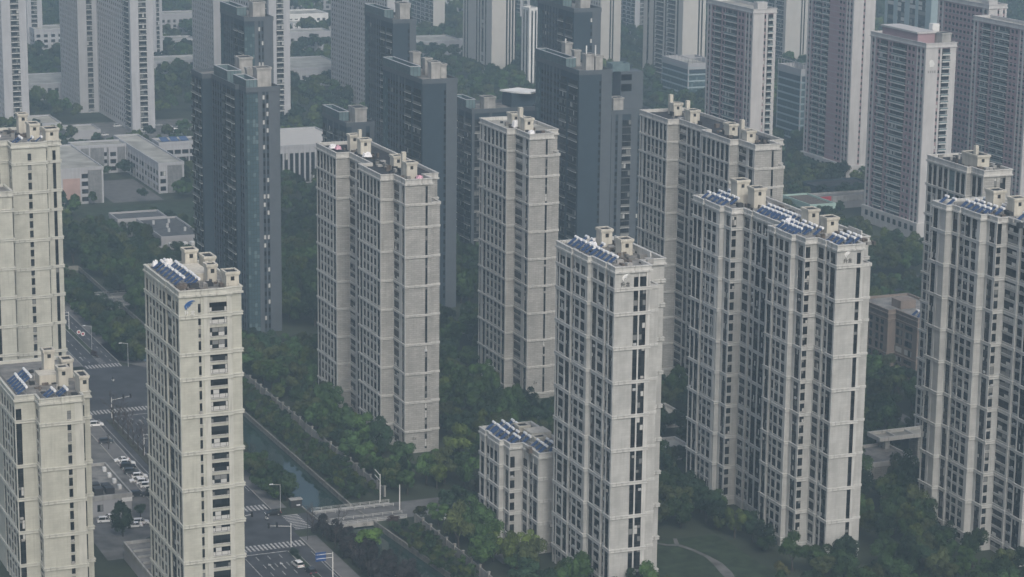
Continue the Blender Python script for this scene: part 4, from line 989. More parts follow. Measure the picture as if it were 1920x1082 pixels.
T = low('kindergarten_block', 'dark flat-roofed building among trees, farther wing with vertical cladding', 244.5, 266, 1012, 1028, 8.3, 'W4 p.5 W4 p.5 W4', 'y8 p.5 W3 y8', 'ribd', 'ribd', 'schoolgrey', roof='roofmid')
T = low('kindergarten_block', 'dark flat-roofed building among trees, nearer wing with roof vents', 252.7, 270, 970, 1011.5, 8.1, 'W4 p.5 ' * 8 + 'p.4', 'p.6 x16', 'ribd', 'ribd', roof='roofmid')
for (u, v) in ((4, 30), (8, 22), (11, 31), (13, 12), (6, 12)): T.box('roof_vent', u, u + .9, v, v + .9, 7.2, 9.0, 'metal')
T = low('kindergarten_annex', 'dark single-storey strip with five white roof lights', 250, 272, 956, 969.5, 4.2, 'x4', 'x20', 'ribd', 'ribd', roof='roofdark', cap=0)
for i in range(5): T.box('roof_light', 5 + i * 3.0, 6.6 + i * 3.0, 9, 12, 3.2, 5.8, 'white')
b = MB(); b.box(0, 5.6, 0, 26, 2.6, 2.8, 0)
for (x, y) in ((.3, .3), (5.3, .3), (.3, 25.7), (5.3, 25.7)): b.box(x - .1, x + .1, y - .1, y + .1, 0, 2.6, 1)
o = b.build('court_canopy', [MT['court'], MT['metal']], None, site(240, 970), SITE_RZ); tag(o, 'green court canopy beside the dark flat-roofed building', 'canopy')
T = low('annex', 'single-storey shop annex with cluttered roof beside the car park', 138, 155.8, 637, 668, 6.0, '', 'x4 w1.6 x2 w1.6 x3 w2 x2.6', 'ribd', 'concrete', roof='roofgrey', cap=20)
rq = random.Random(3)
for i in range(6): T.box('roof_rack', 5 + (i % 3) * 3.2, 7.4 + (i % 3) * 3.2, 3 + (i // 3) * 4, 5.8 + (i // 3) * 4, 5.3, 6.6 + rq.random(), 'dkmetal')
for i in range(4): T.box('air_conditioner', 15.6, 16.5, 6 + i * 6, 7.4 + i * 6, 5.3, 6.5, 'white')
T.box('shop_sign', 15.0, 17.9, -.3, -.1, 3.6, 4.8, 'white')
T = low('annex', 'flat-roofed annex at the foot of the blue-emblem tower, cut by the bottom edge', 144.2, 152.6, 560, 599, 5.0, '', 'x7', 'ribd', 'concrete', roof='roofgrey', cap=0)
for i in range(7): T.box('roof_duct', .8, 7.6, 2 + i * 5, 2.5 + i * 5, 4.1, 4.7, 'concrete')
T = Tower('brown_block', 'brown brick apartment block with rooftop heaters between the slab tower and the right-edge tower', site(436, 682)[:2], 67, [
    (0, 34, 'x1 w1.4 x1 w1.4 x1 w1.4 x1.5 w1.4 x1 w1.4 x2'), (0, 14, 'x2.2'), (3, 14, 'W3 x1 W3 x2'), (3, 0, 'x1.5 w1.2 x6 x4'), (20, 0, ''), (20, 34, '')], 22.5, 'brown', 'brown', 1.2, fh=3.0, bands=[7.2, 19.2], detail=1, cap=80, roof='roofgrey', cat='apartment block')
T.box('roof_house', 6, 12, 16, 22, 21, 24.6, 'brown'); TW['brown'] = T
for i in range(8): heater(T, 5 + (i % 4) * 2.6, 2.2 + (i // 4) * 3.2, '%s solar heater from the left in the %s row on the brown block roof' % (nth(i % 4), ('near', 'rear')[i // 4]), 'solar heaters on the brown block')
T = low('gatehouse', 'low estate gatehouse with dark patched roof beside the slab tower', 362, 380, 588, 605, 6.0, '', 'x3 w.7 x1.6 w.7 x1.6 w.7 x1.6 w.7 x1.6 w.7 x4', 'block', 'btrim', roof='roofgrey', cap=10, fh=5)
r = thing('gate_canopy', 'pale open-framed gate canopy on stone columns', 'canopy', 374.6, 599.6)
b = MB(); P = [(0, 0), (19, 0), (19, 7.4), (0, 7.4)]; b.ring(P, offset(P, -.7), 8.2, 9.4, 0); b.box(6, 6.5, .7, 6.7, 8.5, 9.2, 0); b.box(12.5, 13, .7, 6.7, 8.5, 9.2, 0); b.build('roof_frame', MT['btrim'], r)
b = MB(); b.face([(.7, .7, 8.5), (18.3, .7, 8.5), (18.3, 6.7, 8.5), (.7, 6.7, 8.5)], 0); b.build('soffit', MT['rooflight'], r)
for (x, y) in ((3.5, 2), (15, 2), (3.5, 5.4), (15, 5.4)): b = MB(); b.box(x - .8, x + .8, y - .8, y + .8, 0, 8.3, 0); b.build('column', MT['block'], r)
b = MB(); b.box(0, .4, 0, 12, 0, 6.4, 0); o = b.build('gate_wall', MT['wallstone'], None, site(392.5, 590), SITE_RZ); tag(o, 'plain grey wall beside the gate canopy', 'wall')
for i, (s, t, w, d, h, lab) in enumerate(((318, 629, 8, 10, 4.2, 'small flat-roofed kiosk half hidden between the pale-emblem tower and the slab tower, nearer one'), (333, 661, 7, 13, 4.4, 'small flat-roofed kiosk half hidden between the two emblem towers, farther one'))):
    low('kiosk', lab, s, s + w, t, t + d, h, '', 'x2 w1.4 x2 w1.2 x1', 'block', 'btrim', roof='rooflight', cap=4)
low('clinic_block', 'mint green block with a planted roof beside the main road', 545, 558, 940, 966, 8.5, 'x3', 'x12', 'mint', 'mint', roof='clutter', cap=0)
T = low('shop_row', 'row of shops with sign boards at the road behind the slab tower', 558.5, 600, 966, 978, 5.6, '', 'x1 ' + 'W3 x.7 ' * 10, 'ribd', 'concrete', roof='roofgrey', cap=20, fh=4.5)
for (u0, u1, m) in ((1, 6, 'pwhite'), (6.4, 12.4, 'red'), (13, 29, 'concrete'), (30, 38, 'white')): T.box('sign_board', u0, u1, -.45, -.15, 3.3, 6.2, m)
low('shed', 'dark roofed shed behind the row of shops', 575, 605, 985, 1002, 7, '', 'x20', 'slate', 'slate', roof='roofdark', cap=0)
for (lab, s0, s1, t0, t1, h, m) in (('low pale commercial block beyond the left-edge ribbed tower', 268, 330, 1425, 1470, 10, 'rib'), ('low pale block behind the car park near the top left', 384, 424, 1513, 1535, 9, 'rib'), ('three-storey pale block beside the broad far tower', 450, 494, 1430, 1482, 12, 'rib'),
                                    ('low pale block with square windows near the ribbed cream tower', 584, 618, 1549, 1580, 10, 'rib'), ('white roofed workshop shed at the top edge', 560, 592, 1760, 1790, 7, 'white'), ('small white workshop at the top edge among bare ground', 545, 566, 1700, 1722, 7, 'white'), ('small pale block in trees left of the cream ribbed tower', 622, 640, 1560, 1580, 7, 'rib'),
                                    ('low podium block behind the left-edge tower car park', 262, 284, 1300, 1330, 6, 'rib'), ('grey flat-roofed pavilion above the school', 282, 300, 1276, 1296, 5, 'ribd'),
                                    ('hazy six-storey block in the trees right of the upper left corner towers', 340, 366, 1630, 1652, 18, 'rib'), ('hazy pale row block in the trees left of the far broad tower', 446, 486, 1720, 1738, 15, 'ribd'), ('pale four-storey block between the car park and the hazy row block', 412, 440, 1590, 1606, 13, 'rib'),
                                    ('pale mid-rise beyond the bare ground near the top edge', 505, 535, 1585, 1604, 15, 'rib'), ('hazy mid-rise in the gap left of the cream ribbed tower', 690, 716, 1790, 1812, 22, 'rib'), ('hazy long block at the top edge above the white sheds', 580, 640, 1840, 1860, 16, 'ribd'), ('hazy block in the gap right of the slotted cream tower', 815, 850, 1740, 1760, 20, 'rib')):
    low('far_block', lab, s0, s1, t0, t1, h, 'w2 x1.6 ' * max(2, int((t1 - t0) / 5)), 'x1 ' + 'w2 x1.8 ' * max(2, int((s1 - s0) / 4.4)), m, m, cap=40)
rect('bare_ground_far', 520, 620, 1690, 1800, .01, 'rooflight'); rect('bare_ground_far_right', 640, 700, 1780, 1880, .01, 'fcream')
# ---------------------------------------------------------------- trees
def crown_mesh(seed, lobes, leaves, leaf, flat=.85):
    rnd = np.random.RandomState(seed); V, F = [], []
    L = []
    for i in range(lobes):
        d = rnd.normal(size=3); d /= np.linalg.norm(d); r = rnd.uniform(.35, .80)
        c = d * r * np.array([1, 1, flat]) + np.array([0, 0, .1]); L.append((c, rnd.uniform(.26, .42)))
    for (c, r) in L:
        n = int(leaves * (r / .4) ** 2)
        d = rnd.normal(size=(n, 3)); d /= np.linalg.norm(d, axis=1)[:, None]
        d[:, 2] = np.where(d[:, 2] < -.45, -d[:, 2], d[:, 2])
        p = c + d * r * rnd.uniform(.72, 1.08, size=(n, 1))
        nr = d + rnd.normal(scale=.30, size=(n, 3)); nr /= np.linalg.norm(nr, axis=1)[:, None]
        a = np.cross(nr, rnd.normal(size=(n, 3))); a /= np.linalg.norm(a, axis=1)[:, None]; b_ = np.cross(nr, a)
        s = rnd.uniform(.55, 1.25, size=(n, 1)) * leaf
        q = np.stack([p - a * s - b_ * s * .6, p + a * s - b_ * s * .6, p + a * s * .55 + b_ * s * .8, p - a * s * .55 + b_ * s * .8], 1)
        k = len(V); V.extend(q.reshape(-1, 3).tolist()); F.extend([(k + 4 * i, k + 4 * i + 1, k + 4 * i + 2, k + 4 * i + 3) for i in range(n)])
    me = bpy.data.meshes.new('crown'); me.from_pydata(V, [], F); me.materials.append(MT['leaf']); me.update(); return me
CROWNS = [crown_mesh(i, 12 + i % 4, 330, .052, .80 + .08 * (i % 3)) for i in range(8)]
FARC = [crown_mesh(50 + i, 8, 60, .15, .8) for i in range(3)]
def trunk_mesh():
    b = MB(); b.tube((0, 0, 0), (0.03, 0, .75), .075, .05, 7); b.tube((.03, 0, .7), (.35, .1, 1.25), .045, .02, 5); b.tube((.03, 0, .7), (-.3, .2, 1.2), .045, .02, 5); b.tube((.03, 0, .6), (.0, -.34, 1.2), .04, .018, 5)
    return b.mesh('trunk', [MT['bark']])
TRUNK = trunk_mesh()
def bare_mesh(seed):
    rnd = random.Random(seed); b = MB()
    def grow(p, d, l, r, lev):
        q = p + d * l; b.tube(p, q, r, r * .65, 5 if lev < 2 else 3, caps=False)
        if lev == 4: return
        for i in range(3 if lev < 3 else 4):
            nd = (d + Vector((rnd.uniform(-1, 1), rnd.uniform(-1, 1), rnd.uniform(-.15, .8))) * .75).normalized()
            grow(p + d * l * rnd.uniform(.55, 1), nd, l * rnd.uniform(.55, .8), r * .6, lev + 1)
    grow(Vector((0, 0, .6)), Vector((0, 0, 1)), .9, .05, 0)
    return b.mesh('crown', [MT['twig']])
BARE = [bare_mesh(i) for i in range(3)]
EXCL = [(166, 194.5, 200, 746), (178.5, 194.5, 796, 1062), (60, 202, 743, 798), (203.5, 215.4, 618, 962), (204, 217, 545, 622), (208, 219, 480, 560), (193, 250, 602, 624), (139, 170, 598, 744), (284, 364, 1260, 1332), (440, 560, 804, 830),
        (262, 301, 505, 563), (258, 290, 1090, 1152), (238, 300, 1040, 1085), (225.6, 228, 460, 862), (520, 620, 1690, 1800), (250, 270, 966, 972), (238, 246, 966, 998), (406, 416, 630, 662), (372, 394, 584, 610), (640, 700, 1780, 1880), (556, 602, 950, 968), (255, 330, 1236, 1254), (240, 272, 795, 830), (318, 342, 806, 840), (550, 602, 868, 893), (552, 572, 890, 938), (236, 256, 646, 664), (297, 316, 690, 708)]
FT = np.array(FOOT)
camS = to_site(0, 0)
def blocked(s, t, z):
    """does a tower stand between this point and the camera?"""
    p = np.array([s, t, z]); c = np.array([camS[0], camS[1], CAM_H]); d = p - c
    with np.errstate(divide='ignore', invalid='ignore'):
        lo = np.stack([FT[:, 0], FT[:, 2], np.zeros(len(FT))], 1); hi = np.stack([FT[:, 1], FT[:, 3], FT[:, 4]], 1)
        t0 = (lo - c) / d; t1 = (hi - c) / d
    a = np.minimum(t0, t1).max(1); e = np.maximum(t0, t1).min(1)
    return bool(((a < e) & (e > 0) & (a < .995)).any())
def free(s, t, m):
    for (a, b_, c, d) in EXCL:
        if a < s < b_ and c < t < d: return False
    return not bool(((FT[:, 0] - m < s) & (s < FT[:, 1] + m) & (FT[:, 2] - m < t) & (t < FT[:, 3] + m)).any())
rt_ = random.Random(21)
GREENS = [(.026, .050, .018), (.036, .068, .020), (.056, .078, .020), (.017, .034, .018), (.044, .056, .022)]
cand = []
def scatter(s0, s1, t0, t1, g, size=(2.6, 4.0), cls='b', m=2.2, keep=1.0):
    t = t0
    while t < t1:
        s = s0
        while s < s1:
            x, y = s + rt_.uniform(-.42, .42) * g, t + rt_.uniform(-.42, .42) * g
            if rt_.random() < keep and free(x, y, m):
                w = site(x, y)
                if in_view(w[0], w[1], 5, .03, .05): cand.append((x, y, rt_.uniform(*size), cls))
            s += g
        t += g
scatter(229, 480, 470, 800, 6.5, (2.3, 5.0))                       # inside the estate
scatter(200, 520, 800, 1010, 6.8, (3.2, 5.0))
scatter(480, 620, 560, 1000, 7.5, (3, 4.6))
scatter(195, 200, 632, 960, 4.6, (2.2, 3.2))          # left bank
scatter(217.5, 226, 626, 880, 3.0, (.9, 1.9))          # low bank planting
scatter(219.5, 226, 480, 600, 3.0, (.9, 1.7))
scatter(229, 234, 626, 860, 6.0, (2.9, 3.8))
scatter(215.6, 218.4, 626, 880, 2.4, (.6, 1.2))          # tufts along the water's edge
scatter(216.5, 221, 490, 600, 2.6, (.6, 1.2))
scatter(197, 200.5, 632, 960, 3.2, (1.0, 1.8))
scatter(60, 166, 800, 1000, 7, (2.8, 4.2), keep=.8)

scatter(130, 420, 1010, 1260, 8.0, (2.8, 4.4), m=3, keep=.72)
scatter(420, 900, 1000, 1260, 8.5, (3.2, 5), m=3)
scatter(100, 1000, 1260, 1560, 10.5, (3.6, 5.6), m=4, cls='f', keep=.85)
scatter(100, 1200, 1560, 2150, 14, (4.5, 7), m=4, cls='f', keep=.9)
scatter(100, 1500, 2150, 3300, 24, (7, 11), m=4, cls='f')
scored = []
for c in cand:
    w = site(c[0], c[1]); dep = math.hypot(w[0], w[1])
    vis = not blocked(c[0], c[1], c[2] * 1.5)
    scored.append((dep / c[2], vis, dep, c))
own = [x for x in scored if x[1] and x[3][3] == 'b']
own.sort(key=lambda x: x[0])
own, extra_ = own[:300], own[300:]
rest = [x for x in scored if not (x[1] and x[3][3] == 'b')] + extra_
LM = [('the broad grey stone tower', 230, 668), ('the broad grey stone tower', 246, 640), ('the narrow grey stone tower', 300, 706), ('the short block', 245, 572), ('the pale-emblem tower', 250, 545), ('the pale-emblem tower', 258, 524), ('the long slab tower', 318, 560), ('the long slab tower', 318, 530),
      ('the black-roofed stone tower', 364, 668), ('the right-edge tower', 365, 520), ('the right-edge tower', 362, 545), ('the brown block', 445, 690), ('the gate canopy', 384, 603), ('the teal-cornered slate tower', 248, 828), ('the glazed-screen slate tower', 320, 838), ('the masted slate tower', 386, 845),
      ('the near bridge', 214, 613), ('the far bridge', 214, 897), ('the near junction', 190, 612), ('the far junction', 186, 770), ('the pink school block', 248, 1100), ('the long school block', 295, 1115), ('the dark flat-roofed building', 258, 990), ('the garden lawn', 282, 535), ('the flame-emblem tower', 571, 890), ('the tall left tower', 143, 725),
      ('the mint green block', 552, 950), ('the blue-emblem tower', 145, 545), ('the white sign frame', 224, 622), ('the mid wall', 227, 700), ('the mid wall', 227, 750)]
LM = [(n.replace('the mid wall', 'the middle of the canal wall'), s, t) for n, s, t in LM]
def pix(s, t, z=0):
    x, y, _ = site(s, t); q = AX @ Vector((x, y, z - CAM_H)); return (q[0] / q[2] * FPX * 1920, q[1] / q[2] * FPX * 1920)
def tree_key(s, t, tint, r):
    who = ('dark green', 'mid green', 'olive green', 'blackish green', 'brownish green')[tint]
    n, a, b_ = min(LM, key=lambda m: math.hypot(m[1] - s, m[2] - t)); a, b_ = [(m[1], m[2]) for m in LM if m[0] == n][0]
    p, q = pix(s, t), pix(a, b_); dx, dy = p[0] - q[0], p[1] - q[1]
    side = ('right of' if dx > 0 else 'left of') if abs(dx) > abs(dy) else ('below' if dy > 0 else 'above')
    return (who, 'shrub' if r < 2 else 'tree', side, n), math.hypot(dx, dy)
def put_tree(s, t, r, crown, col, label, group, name='broadleaf_tree', th=.75, tr=TRUNK, cat='tree'):
    e = empty(name, site(s, t), rt_.uniform(0, 6.28)); e.scale = (r, r, r); tag(e, label, cat, group)
    link('trunk', tr, e); c = link('crown', crown, e, (0, 0, 1.28)); c.color = (*col, 1); c.scale = (rt_.uniform(.85, 1.15), rt_.uniform(.85, 1.15), rt_.uniform(.8, 1.4))
    return e
keyed = {}
for (_, _, dep, (s, t, r, _)) in own:
    ti = rt_.choice((0, 0, 1, 1, 2, 3, 4)); k, d = tree_key(s, t, ti, r); keyed.setdefault(k, []).append((d, s, t, r, ti))
for k, L in keyed.items():
    L.sort()
    for i, (d, s, t, r, ti) in enumerate(L):
        f = rt_.uniform(.8, 1.25) * (1.45 if s < 262 and t < 800 else 1.0)
        put_tree(s, t, r, CROWNS[rt_.randrange(8)], tuple(c * f for c in GREENS[ti]), '%s nearest %s %s %s %s' % ((nth(i),) + k) if len(L) > 1 else '%s %s standing just %s %s' % k, 'garden trees', 'broadleaf_tree' if k[1] == 'tree' else 'shrub', cat=k[1])
# trees that stand out by colour, each with its own label
for (s, t, r, col, lab) in ((205.8, 577, 4.2, (.062, .115, .026), 'bright yellow-green tree beside the near bridge'), (236.5, 722, 3.2, (.075, .105, .035), 'pale yellow-green tree behind the wall left of the 1# tower'),
                            (248, 640, 3.8, (.055, .11, .03), 'large fresh green tree in front of the short block'), (241.5, 655, 3.4, (.045, .085, .03), 'fresh green tree right of the 1# tower foot'),
                            (252, 617, 2.8, (.045, .055, .035), 'tall greyish tree by the estate drive near the bridge'), (420, 560, 3.2, (.045, .095, .03), 'fresh green tree at the foot of the right-edge tower'),
                            (398, 548, 3.6, (.036, .07, .025), 'broad green tree beside the right-edge tower base'), (297, 520, 2.6, (.12, .12, .04), 'small yellowish tree by the garden path end'),
                            (418, 668, 3.0, (.30, .30, .30), 'grey-white blossoming tree near the brown block'), (268, 850, 3.0, (.36, .33, .33), 'pale pink blossoming tree right of the teal-cornered tower'),
                            (196, 616, 0, None, '')) + tuple((s_, t_, r_, (.022, .021, .022), 'dark leafless thicket, %s of the clump between the near road and canal' % w_) for (s_, t_, r_, w_) in ((199, 598, 3.2, 'farthest'), (200.5, 592, 3.4, 'second'), (202, 585, 3.6, 'third'), (200, 579, 3.4, 'fourth'), (204, 575, 3.6, 'fifth'), (201, 570, 3.6, 'sixth'), (206, 566, 3.2, 'seventh'), (203, 560, 3.8, 'eighth'), (207, 556, 3.2, 'ninth'), (199.5, 563, 3.2, 'tenth'), (205, 549, 3.6, 'eleventh'), (200, 552, 3.4, 'nearest'))) + ((199.5, 640, 3.4, (.02, .042, .02), 'dark tree overhanging the canal just beyond the near junction'), (200, 647, 3.2, (.024, .046, .02), 'second tree overhanging the canal beyond the near junction'), (148.5, 618, 3.6, (.022, .038, .018), 'large dark round tree in front of the shop annex'), (157, 632, 2.0, (.03, .05, .03), 'small pale tree at the corner of the shop annex'), (152, 600, 2.6, (.018, .03, .016), 'dark tree at the bottom edge between the left towers'), (165, 648, 1.8, (.02, .035, .02), 'small dark tree beside the blue-emblem tower edge'), (199.5, 632, 3.4, (.028, .05, .022), 'rounded tree behind the black sedan at the junction')):
    if r:
        e = put_tree(s, t, r, CROWNS[rt_.randrange(8)], col, lab, None)
        if 'thicket' in lab: [c for c in e.children if c.name.startswith('crown')][0].location.z = .75
# the rest read as one mass: points that carry the same crowns
def wood(name, label, pts, crown_obj, col):
    me = bpy.data.meshes.new(name); me.from_pydata([site(s, t, 1.25 * r) for (s, t, r) in pts], [], [])
    at = me.attributes.new('tree_size', 'FLOAT', 'POINT'); at.data.foreach_set('value', [r for (_, _, r) in pts])
    o = link(name, me); tag(o, label, None, None, 'stuff'); o.color = (*col, 1)
    ng = bpy.data.node_groups.new(name, 'GeometryNodeTree')
    ng.interface.new_socket('Geometry', in_out='INPUT', socket_type='NodeSocketGeometry'); ng.interface.new_socket('Geometry', in_out='OUTPUT', socket_type='NodeSocketGeometry')
    N, K = ng.nodes, ng.links
    i_, o_ = N.new('NodeGroupInput'), N.new('NodeGroupOutput')
    ip = N.new('GeometryNodeInstanceOnPoints'); oi = N.new('GeometryNodeObjectInfo'); oi.inputs[0].default_value = crown_obj; oi.transform_space = 'ORIGINAL'
    na = N.new('GeometryNodeInputNamedAttribute'); na.data_type = 'FLOAT'; na.inputs[0].default_value = 'tree_size'
    rv = N.new('FunctionNodeRandomValue'); rv.data_type = 'FLOAT_VECTOR'; rv.inputs[0].default_value = (0, 0, 0); rv.inputs[1].default_value = (0.2, .2, 6.28)
    K.new(i_.outputs[0], ip.inputs['Points']); K.new(oi.outputs['Geometry'], ip.inputs['Instance']); K.new(na.outputs[0], ip.inputs['Scale']); K.new(rv.outputs[0], ip.inputs['Rotation']); K.new(ip.outputs[0], o_.inputs[0])
    md = o.modifiers.new('scatter', 'NODES'); md.node_group = ng
    return o
FCO = []
for i, fm in enumerate(FARC):                                            # three ordinary far trees give the mass its crowns
    e = put_tree(330 + i * 14, 1225 + i * 5, 1.0, fm, GREENS[i], ('rounded tree by the far lane behind the school', 'smaller tree by the far lane behind the school', 'darker tree by the far lane behind the school')[i], None); e.scale = (4, 4, 4)
    FCO.append([c for c in e.children if c.name.startswith('crown')][0])
near_co = [c for o in bpy.data.objects if o.name.startswith('broadleaf_tree') for c in o.children if c.name.startswith('crown')][:6]
buck = {}
for (_, _, dep, (s, t, r, cl)) in rest:
    buck.setdefault((('n' if dep < 1050 else 'f'), rt_.randrange(6 if dep < 1050 else 5)), []).append((s, t, r))
for (kd, i), pts in sorted(buck.items()):
    wood('woodland', ('dense garden trees between the towers' if kd == 'n' else 'hazy tree cover between the far towers'), pts, near_co[i] if kd == 'n' else FCO[i % 3], GREENS[i % 5])
# bare street trees
for i, (s, t, r) in enumerate([(172.6, 640 + 6.2 * k, 3.3 + .6 * ((k * 7) % 3) / 2) for k in range(15)] + [(199, 560 + 7 * k, 2.4) for k in range(6)] + [(200.5, 640 + 14 * k, 2.6) for k in range(10)] + [(164.5, 700, 2.2), (204, 600, 2.8), (197.6, 603.5, 3.2), (209, 565, 2.4), (206, 585, 2.6), (203, 548, 2.6)]):
    e = empty('bare_tree', site(s, t), rt_.uniform(0, 6)); e.scale = (r, r, r)
    tag(e, 'leafless street tree ' + ('in the car park median, %s from its near end' % nth(i) if i < 15 else 'between road and near canal, %s from the bottom edge' % nth(i - 15) if i < 21 else 'on the left canal bank, %s beyond the near junction' % nth(i - 21) if i < 31 else ['by the parked cars at the shop annex', 'in the thicket right of the near crosswalk', 'at the bridge corner of the near junction', 'in the thicket by the near water', 'next to the yellow-green tree', 'by the blue sign at the bottom edge'][i - 31]), 'tree', 'leafless trees ' + ('median' if i < 15 else 'near strip' if i < 21 else 'left bank') if i < 31 else None)
    link('trunk', TRUNK, e); link('crown', BARE[i % 3], e)
# clipped shrubs in the median and by the bridge
for (s, t, col, lab) in ((187.3, 815, (.075, .045, .04), 'reddish shrub clump at the far end of the median'), (221.5, 604, (.07, .05, .045), 'reddish hedge at the foot of the near bridge'), (187.3, 587, (.03, .05, .03), 'green shrub clump on the near median')):
    e = empty('shrub', site(s, t)); tag(e, lab, 'shrub'); e.scale = (1.6, 4.0, 1.1) if s < 200 else (2.6, 1.4, 1.2); e.rotation_euler = (0, 0, SITE_RZ)
    c = link('foliage', CROWNS[2], e, (0, 0, .5)); c.color = (*col, 1)
# ---------------------------------------------------------------- cars
def car_proto(kind):
    r = empty('parked_car')
    L, Wd, H = (4.5, 1.8, 1.46) if kind == 'sedan' else (4.6, 1.88, 1.68)
    x0, x1 = -L / 2, L / 2; w = Wd / 2
    if kind == 'sedan': prof = [(x0, .32), (x0 + .05, .78), (x0 + .35, .92), (x0 + .95, .96), (x1 - 1.25, .93), (x1 - .35, .76), (x1, .58), (x1 - .02, .30)]; cab = [(-1.55, .94), (-1.0, 1.40), (-.75, 1.45), (.25, 1.45), (1.05, .93)]
    else: prof = [(x0, .36), (x0 + .02, .95), (x0 + .2, 1.02), (x1 - 1.2, 1.02), (x1 - .3, .88), (x1, .66), (x1 - .02, .34)]; cab = [(x0 + .12, 1.0), (x0 + .45, 1.58), (x0 + .8, 1.66), (.35, 1.66), (1.15, 1.01)]
    b = MB()
    n = len(prof)
    for i in range(n - 1):
        (a, z), (c, y) = prof[i], prof[i + 1]
        for (wa, wb) in ((w, -w),): b.face([(a, -w * .97, z), (a, w * .97, z), (c, w * .97, y), (c, -w * .97, y)], 0)
    for sg in (1, -1):
        b.face([(a, sg * w, z) for a, z in (prof if sg < 0 else prof[::-1])], 0)
    b.face([(x0, -w, .32), (x1, -w, .32), (x1, w, .32), (x0, w, .32)], 0)
    (a0, _), (a1, z1), (a2, z2), (a3, z3), (a4, _) = cab
    wr = w * .80
    b.face([(a1, -wr, z1 + .01), (a1, wr, z1 + .01), (a2, wr, z2 + .02), (a2, -wr, z2 + .02)], 0); b.face([(a2, -wr, z2 + .02), (a2, wr, z2 + .02), (a3, wr, z3 + .02), (a3, -wr, z3 + .02)], 0)
    bz = cab[0][1]
    for sg in (1, -1):
        for (p, q) in ((a0, a1), (a4, a3)):
            zt = z1 if p == a0 else z3
            b.face([(p - .04, sg * w * .95, bz), (p + .10, sg * w * .95, bz), (q + .10, sg * (wr + .01), zt), (q - .04, sg * (wr + .01), zt)], 0)
        b.face([(-.1, sg * (w * .955), bz), (.02, sg * (w * .955), bz), (.02, sg * (wr + .012), z3), (-.1, sg * (wr + .012), z3)], 0)
    b.build('body', MT['car'], r)
    b = MB(); wb_ = w * .94
    b.face([(a0, -wb_, bz), (a0, wb_, bz), (a1, wr, z1), (a1, -wr, z1)], 0); b.face([(a4, wb_, bz), (a4, -wb_, bz), (a3, -wr, z3), (a3, wr, z3)], 0)
    for sg in (1, -1): b.face([(a0, sg * wb_, bz), (a4, sg * wb_, bz), (a3, sg * wr, z3), (a2, sg * wr, z2), (a1, sg * wr, z1)], 0)
    b.build('windows', MT['gl1'], r)
    wm = MB(); wm.tube((0, -.10, 0), (0, .10, 0), .33, n=14); wm.tube((0, -.11, 0), (0, .11, 0), .19, n=10, mi=1); wmesh = wm.mesh('wheel', [MT['tyre'], MT['metal']])
    for x in (x0 + .85, x1 - .88):
        for sg in (1, -1): link('wheel', wmesh, r, (x, sg * (w - .09), .33))
    for sg in (1, -1):
        b = MB(); b.box(x1 - .14, x1 + .01, sg * w * .72 - .2, sg * w * .72 + .2, .60, .74, 0); b.build('headlight', MT['tank'], r)
        b = MB(); b.box(x0 - .02, x0 + .10, sg * w * .74 - .2, sg * w * .74 + .2, .72, .86, 0); b.build('tail_light', MT['red'], r)
    return r
CP = {'sedan': car_proto('sedan'), 'suv': car_proto('suv')}
used = {'sedan': False, 'suv': False}
COLS = {'white': (.80, .80, .79), 'black': (.02, .02, .022), 'dark': (.05, .055, .06), 'silver': (.45, .46, .47), 'red': (.3, .03, .03)}
def car(s, t, rz, kind, col, label, group=None):
    if not used[kind]: o = CP[kind]; used[kind] = True
    else: o = copy_tree(CP[kind])
    x, y, _ = site(s, t); o.location = (x, y, .02); o.rotation_euler = (0, 0, SITE_RZ + rz); tag(o, label, 'car', group)
    for c in o.children:
        if c.name.startswith('body'): c.color = (*COLS[col], 1)
A = R(-8)
for (s, t, k, c, lab) in ((165.2, 686.2, 'sedan', 'white', 'white sedan, farthest of the row parked beside the shop annex'), (165.9, 682.2, 'suv', 'white', 'white car parked directly behind the black one'), (165.3, 679.3, 'suv', 'black', 'black car parked just in front of two white cars'),
                          (164.9, 673.6, 'suv', 'dark', 'dark grey car alone in the middle of the parked row'), (166.0, 668.2, 'suv', 'white', 'white car, first of the nearer white group in the car park'), (164.4, 664.6, 'sedan', 'white', 'white sedan, second of the nearer white group in the car park'),
                          (165.8, 662.2, 'suv', 'white', 'white car, third of the nearer white group in the car park'), (166.0, 658.6, 'suv', 'white', 'white car, nearest of the white group in the car park'), (166.8, 655.6, 'sedan', 'black', 'black sedan tucked behind the blue-emblem tower edge'),
                          (161.2, 651.6, 'suv', 'black', 'black car crossing the car park by the annex corner'), (164.0, 650.6, 'sedan', 'black', 'black sedan next to the car at the annex corner'), (147, 631.5, 'suv', 'white', 'white car parked below the shop annex wall, nearer'),
                          (148.5, 633.8, 'sedan', 'white', 'white sedan parked below the shop annex wall, farther'), (155.6, 626.5, 'suv', 'white', 'white car by the tree at the annex roof corner'), (153.4, 624.4, 'sedan', 'white', 'white sedan beside the dark annex roof'),
                          (165.4, 707, 'suv', 'dark', 'dark van-like car parked above the annex'), (167.0, 726.5, 'suv', 'white', 'white car peeping out from behind the low cream tower')):
    car(s, t, A + R(180 if k == 'sedan' else 0), k, c, lab)
car(192.0, 621.3, R(172), 'sedan', 'black', 'black sedan turning at the near junction beside the lamp'); car(185.1, 577.7, R(96), 'suv', 'white', 'white car waiting in the near road by the blue sign'); car(186.6, 571.5, R(92), 'suv', 'dark', 'dark car under the blue sign')
car(236, 600.5, R(10), 'sedan', 'white', 'white car half hidden by trees behind the canal wall')
rcx = random.Random(9)
FP = [(296, 1316), (300, 1300), (304, 1284), (340, 1308), (344, 1300), (347, 1292), (352, 1304), (350, 1288), (356, 1296), (341, 1284), (325, 1300), (318, 1312)]
